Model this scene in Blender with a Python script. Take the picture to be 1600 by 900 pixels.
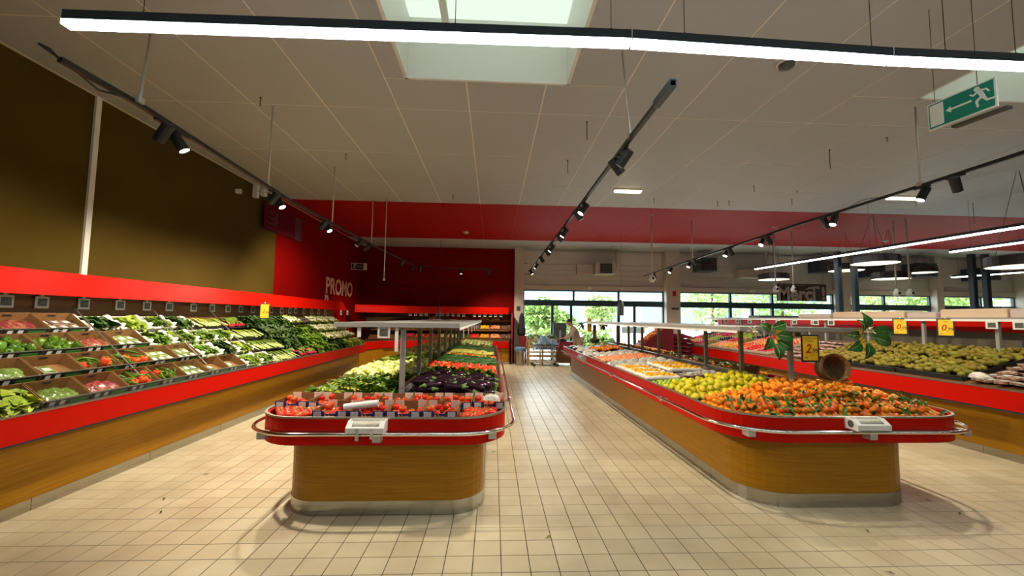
import bpy, math, random
from math import sin, cos, pi, sqrt, radians as RD
from mathutils import Vector as V, Matrix
for o in list(bpy.data.objects): bpy.data.objects.remove(o)
SC = bpy.context.scene
COL = SC.collection
rnd = random.Random(7)

# ---------------------------------------------------------------- camera, world, exposure, large lights
CH = 1.7256; FPX = 638.25; YAW, PIT, ROL = .0453982, .0733735, .0127124
_f = V((sin(YAW)*cos(PIT), cos(YAW)*cos(PIT), sin(PIT))); _r0 = V((cos(YAW), -sin(YAW), 0)); _u0 = _r0.cross(_f)
_r = cos(ROL)*_r0 + sin(ROL)*_u0; _u = -sin(ROL)*_r0 + cos(ROL)*_u0
cam = bpy.data.cameras.new('camera'); camo = bpy.data.objects.new('camera', cam); COL.objects.link(camo)
cam.sensor_width = 36; cam.lens = FPX*36/1600; cam.clip_start = .05; cam.clip_end = 300
m = Matrix((_r, _u, -_f)).transposed().to_4x4(); m.translation = (0, 0, CH); camo.matrix_world = m
SC.camera = camo
SC.view_settings.view_transform = 'Standard'; SC.view_settings.look = 'None'
SC.view_settings.gamma = 1; SC.view_settings.exposure = 0.5; SC.view_settings.use_curve_mapping = False
SC.cycles.max_bounces = 8; SC.cycles.diffuse_bounces = 4; SC.cycles.glossy_bounces = 3; SC.cycles.transparent_max_bounces = 16
SC.cycles.use_denoising = True; SC.cycles.sample_clamp_indirect = 6; SC.cycles.use_light_tree = True
SC.cycles.caustics_reflective = False; SC.cycles.caustics_refractive = False
W = bpy.data.worlds.new('world'); SC.world = W; W.use_nodes = True
W.node_tree.nodes['Background'].inputs[0].default_value = (.86, .95, 1, 1)      # bright overcast sky
W.node_tree.nodes['Background'].inputs[1].default_value = 5.5

def ray(x, y): return (x-800)/FPX*_r + (450-y)/FPX*_u + _f
def onz(x, y, z): d = ray(x, y); t = (z-CH)/d.z; return V((t*d.x, t*d.y, z))
def onx(x, y, X): d = ray(x, y); t = X/d.x; return V((X, t*d.y, CH+t*d.z))
def ony(x, y, Y): d = ray(x, y); t = Y/d.y; return V((t*d.x, Y, CH+t*d.z))

# ---------------------------------------------------------------- materials
def mat(name, col, rough=.5, metal=0, col2=None, scale=20, stretch=(1,1,1), bump=0, bscale=None, emit=0, trans=0, alpha=1, spec=.5, coat=0, detail=3, ramp=(.35,.65), sub=0):
    m = bpy.data.materials.new(name); m.use_nodes = True; nt = m.node_tree; b = nt.nodes['Principled BSDF']
    b.inputs['Base Color'].default_value = (*col, 1); b.inputs['Roughness'].default_value = rough; b.inputs['Metallic'].default_value = metal
    b.inputs['Specular IOR Level'].default_value = spec
    if coat: b.inputs['Coat Weight'].default_value = coat; b.inputs['Coat Roughness'].default_value = .1
    if trans: b.inputs['Transmission Weight'].default_value = trans
    if alpha < 1: b.inputs['Alpha'].default_value = alpha
    if sub: b.inputs['Subsurface Weight'].default_value = sub; b.inputs['Subsurface Radius'].default_value = (.02,.01,.005)
    if emit: b.inputs['Emission Color'].default_value = (*col, 1); b.inputs['Emission Strength'].default_value = emit
    if col2 or bump:
        tc = nt.nodes.new('ShaderNodeTexCoord'); mp = nt.nodes.new('ShaderNodeMapping'); nz = nt.nodes.new('ShaderNodeTexNoise')
        nt.links.new(tc.outputs['Object'], mp.inputs[0]); mp.inputs['Scale'].default_value = stretch
        nt.links.new(mp.outputs[0], nz.inputs['Vector']); nz.inputs['Scale'].default_value = scale; nz.inputs['Detail'].default_value = detail
        if col2:
            rp = nt.nodes.new('ShaderNodeValToRGB'); rp.color_ramp.elements[0].position = ramp[0]; rp.color_ramp.elements[1].position = ramp[1]
            rp.color_ramp.elements[0].color = (*col, 1); rp.color_ramp.elements[1].color = (*col2, 1)
            nt.links.new(nz.outputs[0], rp.inputs[0]); nt.links.new(rp.outputs[0], b.inputs['Base Color'])
        if bump:
            if bscale:
                n2 = nt.nodes.new('ShaderNodeTexNoise'); n2.inputs['Scale'].default_value = bscale; nt.links.new(mp.outputs[0], n2.inputs['Vector'])
            else: n2 = nz
            bp = nt.nodes.new('ShaderNodeBump'); bp.inputs['Strength'].default_value = bump; bp.inputs['Distance'].default_value = .01
            nt.links.new(n2.outputs[0], bp.inputs['Height']); nt.links.new(bp.outputs[0], b.inputs['Normal'])
    return m
def vary(m, amt=.25, hue=.02, bright=.3):
    """per-object colour variation of the thing itself"""
    nt = m.node_tree; b = nt.nodes['Principled BSDF']; oi = nt.nodes.new('ShaderNodeObjectInfo'); hs = nt.nodes.new('ShaderNodeHueSaturation')
    inp = b.inputs['Base Color']
    if inp.links: src = inp.links[0].from_socket; nt.links.new(src, hs.inputs['Color'])
    else: hs.inputs['Color'].default_value = inp.default_value
    a = nt.nodes.new('ShaderNodeMapRange'); a.inputs[3].default_value = .5-hue; a.inputs[4].default_value = .5+hue
    c = nt.nodes.new('ShaderNodeMapRange'); c.inputs[3].default_value = 1-bright; c.inputs[4].default_value = 1+bright
    wn = nt.nodes.new('ShaderNodeTexWhiteNoise'); wn.noise_dimensions = '1D'
    nt.links.new(oi.outputs['Random'], a.inputs[0]); nt.links.new(oi.outputs['Random'], wn.inputs['W']); nt.links.new(wn.outputs[0], c.inputs[0])
    nt.links.new(a.outputs[0], hs.inputs['Hue']); nt.links.new(c.outputs[0], hs.inputs['Value']); nt.links.new(hs.outputs[0], inp)
    return m
M = {}
M['wood'] = mat('oak_laminate', (.30,.132,.004), .36, spec=.2, col2=(.41,.195,.008), scale=3, stretch=(1,1,28), detail=5, ramp=(.3,.7))
M['red'] = mat('red_laminate', (.50,.005,.0005), .4, spec=.14)
M['redwall'] = mat('red_paint', (.20,.001,.001), .6, spec=.06)
M['redceil'] = mat('red_ceiling_paint', (.34,.006,.003), .6, spec=.1)
M['olive'] = mat('olive_brown_paint', (.074,.044,.006), .75, col2=(.082,.050,.007), scale=1.5, spec=.08)
M['brown'] = mat('brown_panel', (.17,.075,.022), .5)
M['darkbrown'] = mat('grey_brown_panel', (.085,.068,.042), .6)
M['steel'] = mat('brushed_stainless', (.50,.49,.44), .25, 1, col2=(.40,.39,.35), scale=4, stretch=(1,1,60))
M['chrome'] = mat('chrome', (.85,.84,.82), .08, 1)
M['alu'] = mat('satin_aluminium', (.60,.60,.56), .4, .6)
M['frame'] = mat('light_grey_lacquer', (.26,.255,.23), .45)
M['rimedge'] = mat('bare_metal_edge', (.55,.52,.46), .35, 1)
M['black'] = mat('black_lacquer', (.012,.013,.015), .4)
M['blue_steel'] = mat('dark_blue_grey_metal', (.03,.05,.07), .4)
M['white'] = mat('white_plastic', (.72,.72,.68), .4)
M['offwhite'] = mat('off_white_paint', (.52,.47,.40), .6)
M['ceil'] = mat('ceiling_panel_paint', (.40,.405,.41), .55, col2=(.42,.425,.43), scale=.6, spec=.25)
M['joint'] = mat('ceiling_joint_strip', (.74,.69,.60), .6)
M['clad'] = mat('pale_grey_cladding', (.55,.53,.50), .5, col2=(.57,.55,.515), scale=2)
M['teal'] = mat('dark_teal_window_frame', (.012,.045,.06), .4)
M['led'] = mat('led_diffuser_white', (1,1,1), .5, emit=9)
M['ledbig'] = mat('led_diffuser_cool_white', (.93,.97,1), .5, emit=16)
M['lens'] = mat('spotlight_lens_lit', (1,.93,.78), .3, emit=14)
M['pend'] = mat('pendant_diffuser_warm', (1,.93,.68), .5, emit=1.6)
M['neon'] = mat('ceiling_tube_lit', (1,.93,.55), .5, emit=3)
M['card'] = mat('brown_cardboard', (.20,.10,.035), .85, col2=(.25,.13,.05), scale=30, spec=.1)
M['cardl'] = mat('pale_cardboard', (.72,.55,.45), .85, spec=.1)
M['cardink'] = mat('black_printed_card', (.015,.016,.014), .6)
M['cgreen'] = mat('green_printed_card', (.04,.16,.02), .6)
M['navy'] = mat('navy_printed_card', (.012,.022,.13), .6)
M['label'] = mat('paper_label', (.62,.64,.60), .7)
M['stripe'] = mat('pink_white_striped_card', (.78,.62,.52), .8)
M['ink'] = mat('orange_print', (.75,.36,.05), .7)
M['foam'] = mat('white_crate_paper', (.78,.76,.66), .7, bump=.3, bscale=20)
M['blackplas'] = mat('black_crate_plastic', (.01,.01,.01), .5)
M['screen'] = mat('lcd_screen_grey', (.045,.05,.04), .3, col2=(.12,.13,.10), scale=60)
M['yellow'] = mat('yellow_card', (.80,.52,.01), .5)
M['redink'] = mat('red_ink', (.45,.02,.01), .6)
M['darkink'] = mat('dark_ink', (.06,.05,.02), .6)
M['signgreen'] = mat('sign_green', (.003,.22,.15), .4)
M['signwhite'] = mat('sign_white', (.75,.80,.72), .5)
M['slate'] = mat('slate_grey_sign', (.055,.052,.045), .6)
M['chalk'] = mat('chalk_grey_letters', (.42,.40,.35), .7)
M['promo'] = mat('pale_wall_letters', (.75,.42,.30), .6)
M['wicker'] = mat('woven_wicker', (.30,.17,.06), .8, col2=(.14,.07,.02), scale=40, bump=.6)
M['bluebag'] = mat('blue_plastic_bag', (.10,.22,.36), .35, col2=(.17,.33,.48), scale=8, bump=.5)
M['pallet'] = mat('pine_pallet_wood', (.55,.36,.15), .7, col2=(.65,.45,.2), scale=6, stretch=(8,1,1))
M['darkcloth'] = mat('dark_cloth', (.02,.025,.03), .9)
M['maroon'] = mat('maroon_translucent_panel', (.09,.004,.012), .25)
M['plum'] = mat('plum_grey_plate', (.10,.03,.045), .3)
M['beige'] = mat('beige_board', (.72,.55,.38), .6)
M['pinkgrey'] = mat('pale_pink_board', (.60,.50,.46), .6)
M['slategrey'] = mat('blue_grey_cabinet', (.10,.13,.14), .5)
M['maroonbox'] = mat('maroon_board', (.22,.012,.03), .5)

def tile_mat():
    m = mat('cream_floor_tile', (.66,.57,.38), .30, spec=.5); nt = m.node_tree; b = nt.nodes['Principled BSDF']
    g = nt.nodes.new('ShaderNodeNewGeometry'); s = nt.nodes.new('ShaderNodeVectorMath'); s.operation = 'MULTIPLY'; s.inputs[1].default_value = (5,5,0)
    a = nt.nodes.new('ShaderNodeVectorMath'); a.operation = 'ADD'; a.inputs[1].default_value = (-.425,-.545,0)
    fl = nt.nodes.new('ShaderNodeVectorMath'); fl.operation = 'FLOOR'; wn = nt.nodes.new('ShaderNodeTexWhiteNoise'); wn.noise_dimensions = '2D'
    nt.links.new(g.outputs['Position'], s.inputs[0]); nt.links.new(s.outputs[0], a.inputs[0]); nt.links.new(a.outputs[0], fl.inputs[0]); nt.links.new(fl.outputs[0], wn.inputs['Vector'])
    rp = nt.nodes.new('ShaderNodeValToRGB'); rp.color_ramp.elements[0].color = (.63,.54,.35,1); rp.color_ramp.elements[1].color = (.71,.62,.42,1)
    nt.links.new(wn.outputs[0], rp.inputs[0])
    nz = nt.nodes.new('ShaderNodeTexNoise'); nz.inputs['Scale'].default_value = 2.2; nz.inputs['Detail'].default_value = 6; nt.links.new(g.outputs['Position'], nz.inputs['Vector'])
    r2 = nt.nodes.new('ShaderNodeValToRGB'); r2.color_ramp.elements[0].position = .3; r2.color_ramp.elements[0].color = (.84,.81,.77,1); r2.color_ramp.elements[1].position = .6; r2.color_ramp.elements[1].color = (1,1,1,1)
    nt.links.new(nz.outputs[0], r2.inputs[0]); mx = nt.nodes.new('ShaderNodeMix'); mx.data_type = 'RGBA'; mx.blend_type = 'MULTIPLY'; mx.inputs[0].default_value = 1
    nt.links.new(rp.outputs[0], mx.inputs[6]); nt.links.new(r2.outputs[0], mx.inputs[7]); nt.links.new(mx.outputs[2], b.inputs['Base Color'])
    return m
M['tile'] = tile_mat()
M['grout'] = mat('dark_grout', (.07,.045,.028), .9)
def glass_mat():
    m = bpy.data.materials.new('clear_window_glass'); m.use_nodes = True; nt = m.node_tree; nt.nodes.clear()
    o = nt.nodes.new('ShaderNodeOutputMaterial'); t = nt.nodes.new('ShaderNodeBsdfTransparent'); g = nt.nodes.new('ShaderNodeBsdfGlossy'); mx = nt.nodes.new('ShaderNodeMixShader')
    t.inputs[0].default_value = (.93,.97,.96,1); g.inputs['Roughness'].default_value = .02; mx.inputs[0].default_value = .07
    nt.links.new(t.outputs[0], mx.inputs[1]); nt.links.new(g.outputs[0], mx.inputs[2]); nt.links.new(mx.outputs[0], o.inputs[0]); return m
M['glass'] = glass_mat()
def opal_mat():
    m = bpy.data.materials.new('opal_skylight'); m.use_nodes = True; nt = m.node_tree; nt.nodes.clear()
    o = nt.nodes.new('ShaderNodeOutputMaterial'); t = nt.nodes.new('ShaderNodeBsdfTranslucent'); t.inputs[0].default_value = (.36,.375,.33,1)
    nt.links.new(t.outputs[0], o.inputs[0]); return m
M['opal'] = opal_mat()

# ---------------------------------------------------------------- mesh helpers
class G:
    def __init__(s): s.v = []; s.f = []
    def quad(s, a, b, c, d):
        n = len(s.v); s.v += [tuple(a), tuple(b), tuple(c), tuple(d)]; s.f.append((n,n+1,n+2,n+3)); return s
    def box(s, x0, x1, y0, y1, z0, z1):
        n = len(s.v); s.v += [(x,y,z) for x in (x0,x1) for y in (y0,y1) for z in (z0,z1)]
        s.f += [tuple(n+i for i in q) for q in ((0,1,3,2),(4,6,7,5),(0,4,5,1),(2,3,7,6),(0,2,6,4),(1,5,7,3))]; return s
    def cbox(s, x0, x1, y0, y1, z0, z1, c):
        """box with chamfered vertical and top edges"""
        pts = [(x0+c,y0),(x1-c,y0),(x1,y0+c),(x1,y1-c),(x1-c,y1),(x0+c,y1),(x0,y1-c),(x0,y0+c)]
        cx, cy = (x0+x1)/2, (y0+y1)/2; i2 = [(x + (c if x < cx else -c)*.7, y + (c if y < cy else -c)*.7) for x, y in pts]
        return s.loft([[(x,y,z0) for x,y in pts], [(x,y,z1-c) for x,y in pts], [(x,y,z1) for x,y in i2]])
    def loft(s, rings, cap0=True, cap1=True, closed=True):
        n = len(s.v); k = len(rings[0])
        for r in rings: s.v += [tuple(p) for p in r]
        for i in range(len(rings)-1):
            for j in range(k if closed else k-1):
                a = n+i*k+j; b = n+i*k+(j+1) % k; s.f.append((a, b, b+k, a+k))
        if cap0: s.f.append(tuple(n+j for j in reversed(range(k))))
        if cap1: s.f.append(tuple(n+(len(rings)-1)*k+j for j in range(k)))
        return s
    def prism(s, pts, z0, z1): return s.loft([[(x,y,z0) for x,y in pts], [(x,y,z1) for x,y in pts]])
    def tube(s, pts, r, n=8, cap=True, closed=False):
        P = [V(p) for p in pts]; rings = []; m = len(P); up = None
        for i, p in enumerate(P):
            if closed: d = P[(i+1) % m]-P[i-1]
            else: d = P[min(i+1, m-1)]-P[max(i-1, 0)]
            d.normalize()
            if up is None: up = V((0,0,1)) if abs(d.z) < .9 else V((1,0,0))
            a = d.cross(up).normalized(); b = a.cross(d); up = b
            rr = r[i] if isinstance(r, (list, tuple)) else r
            rings.append([p + a*rr*cos(2*pi*j/n) + b*rr*sin(2*pi*j/n) for j in range(n)])
        if closed: rings.append(rings[0]); cap = False
        return s.loft(rings, cap, cap)
    def lathe(s, prof, n=12, o=(0,0,0), ax='z', cap=True):
        rings = []
        for r, h in prof:
            ring = []
            for j in range(n):
                a = 2*pi*j/n; p = (r*cos(a), r*sin(a), h)
                if ax == 'x': p = (p[2], p[0], p[1])
                elif ax == 'y': p = (p[1], p[2], p[0])
                ring.append((p[0]+o[0], p[1]+o[1], p[2]+o[2]))
            rings.append(ring)
        return s.loft(rings, cap, cap)
    def leaf(s, o, yaw, elev, L, Wd, droop=1.0, n=4, fold=.25, tip=.85):
        o = V(o); h = V((cos(yaw), sin(yaw), 0)); sd = V((-sin(yaw), cos(yaw), 0)); p = o.copy(); k = len(s.v)
        for i in range(n+1):
            t = i/n; e = elev - droop*t; d = h*cos(e) + V((0,0,1))*sin(e); up = V((0,0,1))*cos(e) - h*sin(e)
            w = Wd*.5*max(.06, sin(pi*(.08+tip*t))); 
            s.v += [tuple(p+sd*w+up*w*fold*2), tuple(p), tuple(p-sd*w+up*w*fold*2)]
            p = p + d*(L/n)
        for i in range(n):
            a = k+3*i; s.f += [(a,a+1,a+4,a+3),(a+1,a+2,a+5,a+4)]
        return s
    def add(s, g, mtx=None):
        n = len(s.v); s.v += [tuple(mtx @ V(p)) for p in g.v] if mtx else g.v; s.f += [tuple(i+n for i in f) for f in g.f]; return s
    def mesh(s, name, mt, smooth=False):
        me = bpy.data.meshes.new(name); me.from_pydata(s.v, [], s.f)
        if mt: me.materials.append(M[mt] if isinstance(mt, str) else mt)
        if smooth: me.polygons.foreach_set('use_smooth', [True]*len(me.polygons))
        return me
    def ob(s, name, mt, parent=None, smooth=False, loc=None, **kw):
        return link(name, s.mesh(name, mt, smooth), parent, loc, **kw)
def link(name, data, parent=None, loc=None, rot=None, label=None, cat=None, group=None, kind=None):
    o = bpy.data.objects.new(name, data); COL.objects.link(o)
    if parent: o.parent = parent
    if loc is not None: o.location = loc
    if rot is not None: o.rotation_euler = rot
    if label: o['label'] = label
    if cat: o['category'] = cat
    if group: o['group'] = group
    if kind: o['kind'] = kind
    return o
def thing(name, label, cat, loc=(0,0,0), rot=None, group=None): return link(name, None, None, loc, rot, label, cat, group)
def struct(name, g, mt, smooth=False): return g.ob(name, mt, smooth=smooth, kind='structure')
def bevel(o, w=.005, seg=2):
    md = o.modifiers.new('bevel', 'BEVEL'); md.width = w; md.segments = seg; md.limit_method = 'ANGLE'; return o
def copy_tree(root, loc=None, rot=None, scale=None, label=None, group=None, mtx=None):
    c = root.copy(); COL.objects.link(c)
    if mtx is not None: c.matrix_world = mtx
    if loc is not None: c.location = loc
    if rot is not None: c.rotation_euler = rot
    if scale is not None: c.scale = scale if hasattr(scale, '__len__') else (scale,)*3
    if label: c['label'] = label
    if group: c['group'] = group
    for ch in root.children:
        d = ch.copy(); COL.objects.link(d); d.parent = c
        for g in ch.children:
            e = g.copy(); COL.objects.link(e); e.parent = d
    return c
def drop(o):
    for ch in list(o.children): drop(ch)
    bpy.data.objects.remove(o)
def text(name, s, size, mt, parent=None, loc=(0,0,0), rot=(pi/2,0,0), depth=.003, bold=0, sx=1, align='CENTER', shear=0):
    cu = bpy.data.curves.new(name, 'FONT'); cu.body = s; cu.size = size; cu.extrude = depth; cu.offset = bold; cu.align_x = align; cu.align_y = 'CENTER'; cu.shear = shear
    cu.resolution_u = 3
    t = bpy.data.objects.new('tmp', cu); COL.objects.link(t); bpy.context.view_layer.update()
    me = bpy.data.meshes.new_from_object(t.evaluated_get(bpy.context.evaluated_depsgraph_get())); bpy.data.objects.remove(t)
    me.materials.clear(); me.materials.append(M[mt]); me.name = name
    o = link(name, me, parent, loc, rot); o.scale = (sx, 1, 1); return o
ORD = ['nearest', 'second', 'third', 'fourth', 'fifth', 'sixth', 'seventh', 'eighth', 'ninth', 'tenth', 'eleventh', 'twelfth', 'thirteenth', 'fourteenth', 'fifteenth', 'sixteenth', 'seventeenth', 'eighteenth', 'nineteenth', 'twentieth', 'twenty-first', 'twenty-second', 'twenty-third', 'twenty-fourth', 'twenty-fifth', 'twenty-sixth', 'twenty-seventh', 'twenty-eighth', 'twenty-ninth', 'thirtieth']
def spot(loc, target, power, angle=70, blend=.6, col=(1,.88,.70), size=.05):
    l = bpy.data.lights.new('spot_beam', 'SPOT'); l.energy = power; l.spot_size = RD(angle); l.spot_blend = blend; l.color = col; l.shadow_soft_size = size
    o = bpy.data.objects.new('spot_beam', l); COL.objects.link(o); o.location = loc
    o.rotation_euler = (V(target)-V(loc)).to_track_quat('-Z', 'Y').to_euler(); return o

# ---------------------------------------------------------------- room shell
XL, XR, YB, YN, HC = -5.15, 22.0, 16.3, -6.0, 4.5
SKY = [(-1.07, .86, 2.72, 4.65), (5.22, 7.15, 2.72, 4.65), (-1.07, .86, -3.2, -1.3), (5.22, 7.15, -3.2, -1.3)]
def cut(rects, holes):
    for hx0, hx1, hy0, hy1 in holes:
        out = []
        for x0, x1, y0, y1 in rects:
            if hx1 <= x0 or hx0 >= x1 or hy1 <= y0 or hy0 >= y1: out.append((x0,x1,y0,y1)); continue
            if y0 < hy0: out.append((x0,x1,y0,hy0))
            if y1 > hy1: out.append((x0,x1,hy1,y1))
            a, b = max(y0, hy0), min(y1, hy1)
            if x0 < hx0: out.append((x0,hx0,a,b))
            if x1 > hx1: out.append((hx1,x1,a,b))
        rects = out
    return rects
# floor: grout slab with tiles proud of it; 20 cm tiles, joints aligned with the photograph
fl = G().box(XL-.2, XR+.2, YN-.2, YB+.6, -.12, -.003); floor = struct('floor', fl, 'grout')
T = .2; OX, OY = .085, .109
def tile_geo(g, x, y, e=.003):
    x0, x1, y0, y1 = x+e, x+T-e, y+e, y+T-e; c = .0015
    g.loft([[(x0,y0,-.004),(x1,y0,-.004),(x1,y1,-.004),(x0,y1,-.004)], [(x0,y0,-c),(x1,y0,-c),(x1,y1,-c),(x0,y1,-c)], [(x0+c,y0+c,0),(x1-c,y0+c,0),(x1-c,y1-c,0),(x0+c,y1-c,0)]], cap0=False)
tg = G(); tile_geo(tg, 0, 0); tile_me = tg.mesh('floor_tile', 'tile')
cells = []
for i in range(-26, 111):
    for j in range(-30, 83):
        x, y = OX+i*T, OY+j*T
        cx, cy = x+T/2, y+T/2
        if x < XL or x+T > XR or y > YB: continue
        if cx < -4.15: continue
        if 7.4 < cx and cy > .5 and cx < 8.6: continue
        if 2.62 < cx < 4.1 and 4.1 < cy < 12.7 or -1.65 < cx < -.25 and 3.95 < cy < 12.7: continue
        v = cy > 2.2 and abs(cx) < cy*1.35+.1
        cells.append((0 if v else 1, cx*cx+cy*cy, x, y))
cells.sort()
rest = G()
for k, (v, d, x, y) in enumerate(cells):
    if k < 300 and not v: link('floor_tile', tile_me, floor, (x, y, 0))
    else: tile_geo(rest, x, y)
rest.ob('floor_tiles', 'tile', floor, kind='stuff')
# ceiling: light backing that shows in the joints, panels 1.5 x 0.95 m set below it
cg = G()
for r in cut([(XL-.2, XR+.2, YN-.2, YB+.3)], SKY): cg.box(*r, HC+.003, HC+.2)
ceiling = struct('ceiling', cg, 'joint')
far = G(); e = .009; k = 0
bands = [(-5.15+1.5*q+.0, ) for q in range(0)]
ys = [9.85-1.5*q for q in range(11) if 9.85-1.5*q > YN-1.5][::-1]
for y0 in [y-1.5 for y in ys]:
    y1 = y0+1.5; y0c = max(y0, YN)
    for i in range(-7, 24):
        x0 = .59+.95*i; x1 = x0+.95; x0, x1 = max(x0, XL), min(x1, XR)
        if x1-x0 < .05: continue
        for (a,b,c,d) in cut([(x0,x1,y0c,y1)], SKY):
            if b-a < .04 or d-c < .04: continue
            g = G().box(a+e, b-e, c+e, d-e, HC, HC+.003)
            if d > 2.2 and a < 14: g.ob('ceiling_panel', 'ceil', ceiling)
            else: far.add(g)
for i in range(-7, 24):                      # red stripe across the ceiling, tight joints
    x0 = .59+.95*i; x1 = x0+.95; x0, x1 = max(x0, XL), min(x1, XR)
    if x1-x0 < .05: continue
    G().box(x0+.0015, x1-.0015, 9.853, 14.4, HC-.003, HC+.003).ob('red_ceiling_panel', 'redceil', ceiling)
    far.box(x0+.003, x1-.003, 14.406, YB, HC, HC+.003)
far.ob('ceiling_panels', 'ceil', ceiling, kind='stuff')
# skylights: upstand shaft and opal pane
for k, (a,b,c,d) in enumerate(SKY):
    g = G(); t = .03
    g.box(a,a+t,c,d,HC,HC+.75).box(b-t,b,c,d,HC,HC+.75).box(a,b,c,c+t,HC,HC+.75).box(a,b,d-t,d,HC,HC+.75)
    w = struct('window_%d' % (5+k), g, 'white')
    G().box(a,b,c,d,HC+.75,HC+.76).ob('opal_pane', 'opal', w)
    if k == 0:
        G().box(a+.42,a+.50,c+.05,d-.05,HC+.66,HC+.72).ob('glazing_bar', 'white', w)
# walls
wl = struct('wall_left', G().box(XL-.25, XL-.02, YN, YB+.3, -.1, HC+.2), 'olive')
ysplit = 9.78
for a, b in ((-6,-3.2),(-3.2,-.4),(-.4,2.4),(2.4,5.3),(5.36,ysplit)): G().box(XL-.02, XL, a+.001, b-.001, 0, HC).ob('wall_panel', 'olive', wl)
for a, b in ((ysplit,12.65),(12.65,YB)): G().box(XL-.02, XL, a+.004, b-.004, 0, HC).ob('red_wall_panel', 'redwall', wl)
struct('trim_1', G().box(XL-.02, XL+.03, 5.295, 5.365, 2.0, HC), 'joint')
struct('wall_right', G().box(XR, XR+.2, YN, YB+.3, -.1, HC+.2), 'offwhite')
struct('wall_near', G().box(XL-.2, XR+.2, YN-.2, YN, -.1, HC+.2), 'offwhite')
# far facade: red boarded wall, header cladding, pillars, glazed bays
wf = struct('wall_far', G().box(XL, 1.19, YB, YB+.3, 0, HC).box(1.19, XR, YB, YB+.3, 3.06, HC), 'clad')
z = 0
while z < HC-.05:
    G().box(XL, .83, YB-.03, YB, z+.003, min(HC, z+.3)-.003).ob('red_wall_board', 'redwall', wf); z += .3
BAYS = [(1.19, 6.90), (7.47, 14.04), (14.56, 18.26), (18.57, 22.0)]
for a, b in BAYS:
    z = 3.06
    while z < 3.9:
        G().box(a+.01, b-.01, YB-.03, YB, z+.004, z+.208).ob('cladding_board', 'clad', wf); z += .212
    G().box(a+.01, b-.01, YB-.07, YB, 3.92, 4.42).ob('upper_cladding', 'clad', wf)
for k, (a, b) in enumerate([(.83,1.19), (6.90,7.47), (14.04,14.56), (18.26,18.57)]): struct('trim_%d' % (k+2), G().box(a, b, YB-.32, YB+.02, 0, HC), 'offwhite')
MULL = [[2.36, 3.15, 5.05, 5.75], [9.65, 10.6, 11.45], [16.25], [20.5]]
MTOP = [[3.22, 5.05], [9.68, 11.45], [16.25], [20.5]]
MLOW = [[2.36, 3.12, 5.05, 5.70], [9.68, 10.6, 11.45], [16.25], [20.5]]
for k, (a, b) in enumerate(BAYS):
    w = struct('window_%d' % (k+1), G().box(a, b, YB-.10, YB+.05, 2.87, 3.05), 'offwhite')
    f = G().box(a, b, YB-.05, YB+.05, 2.82, 2.87).box(a, b, YB-.06, YB+.06, 2.24, 2.47).box(a, a+.05, YB-.05, YB+.05, 0, 2.82).box(b-.05, b, YB-.05, YB+.05, 0, 2.82).box(a, b, YB-.05, YB+.05, 0, .1)
    f.ob('window_frame', 'teal', w)
    for x in MTOP[k]: G().box(x-.04, x+.04, YB-.05, YB+.05, 2.47, 2.82).ob('mullion', 'teal', w)
    for x in MLOW[k]: G().box(x-.05, x+.05, YB-.05, YB+.05, .1, 2.24).ob('mullion', 'teal', w)
    xs = [a]+MTOP[k]+[b]
    for p, q in zip(xs, xs[1:]): G().box(p+.04, q-.04, YB-.005, YB+.005, 2.47, 2.82).ob('glass_pane', 'glass', w)
    xs = [a]+MLOW[k]+[b]
    for p, q in zip(xs, xs[1:]): G().box(p+.05, q-.05, YB-.005, YB+.005, .1, 2.24).ob('glass_pane', 'glass', w)
    if k < 2: G().box((a+b)/2-.3, (a+b)/2-.12, YB-.2, YB-.1, 2.93, 3.0).ob('door_sensor', 'white', w)

# ---------------------------------------------------------------- sales furniture
def rrect(x0, x1, y0, y1, rf, rb=.08, n=8):
    """rounded outline, counter-clockwise from the front-left corner; rf = front corners, rb = back corners"""
    pts = []
    for cx, cy, r, a0 in ((x0+rf, y0+rf, rf, pi), (x1-rf, y0+rf, rf, 1.5*pi), (x1-rb, y1-rb, rb, 0), (x0+rb, y1-rb, rb, .5*pi)):
        k = n if r == rf else 3
        for i in range(k+1): a = a0+(pi/2)*i/k; pts.append((cx+r*cos(a), cy+r*sin(a)))
    return pts
def ringwall(g, outer, inner, z0, z1):
    n = len(outer); k = len(g.v)
    for p in outer: g.v.append((p[0],p[1],z0))
    for p in outer: g.v.append((p[0],p[1],z1))
    for p in inner: g.v.append((p[0],p[1],z1))
    for p in inner: g.v.append((p[0],p[1],z0))
    for i in range(n):
        j = (i+1) % n
        for s in range(4):
            t = (s+1) % 4; g.f.append((k+s*n+i, k+s*n+j, k+t*n+j, k+t*n+i))
def off(x0, x1, y0, y1, rf, d): return rrect(x0-d, x1+d, y0-d, y1+d, max(.02, rf+d))

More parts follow.
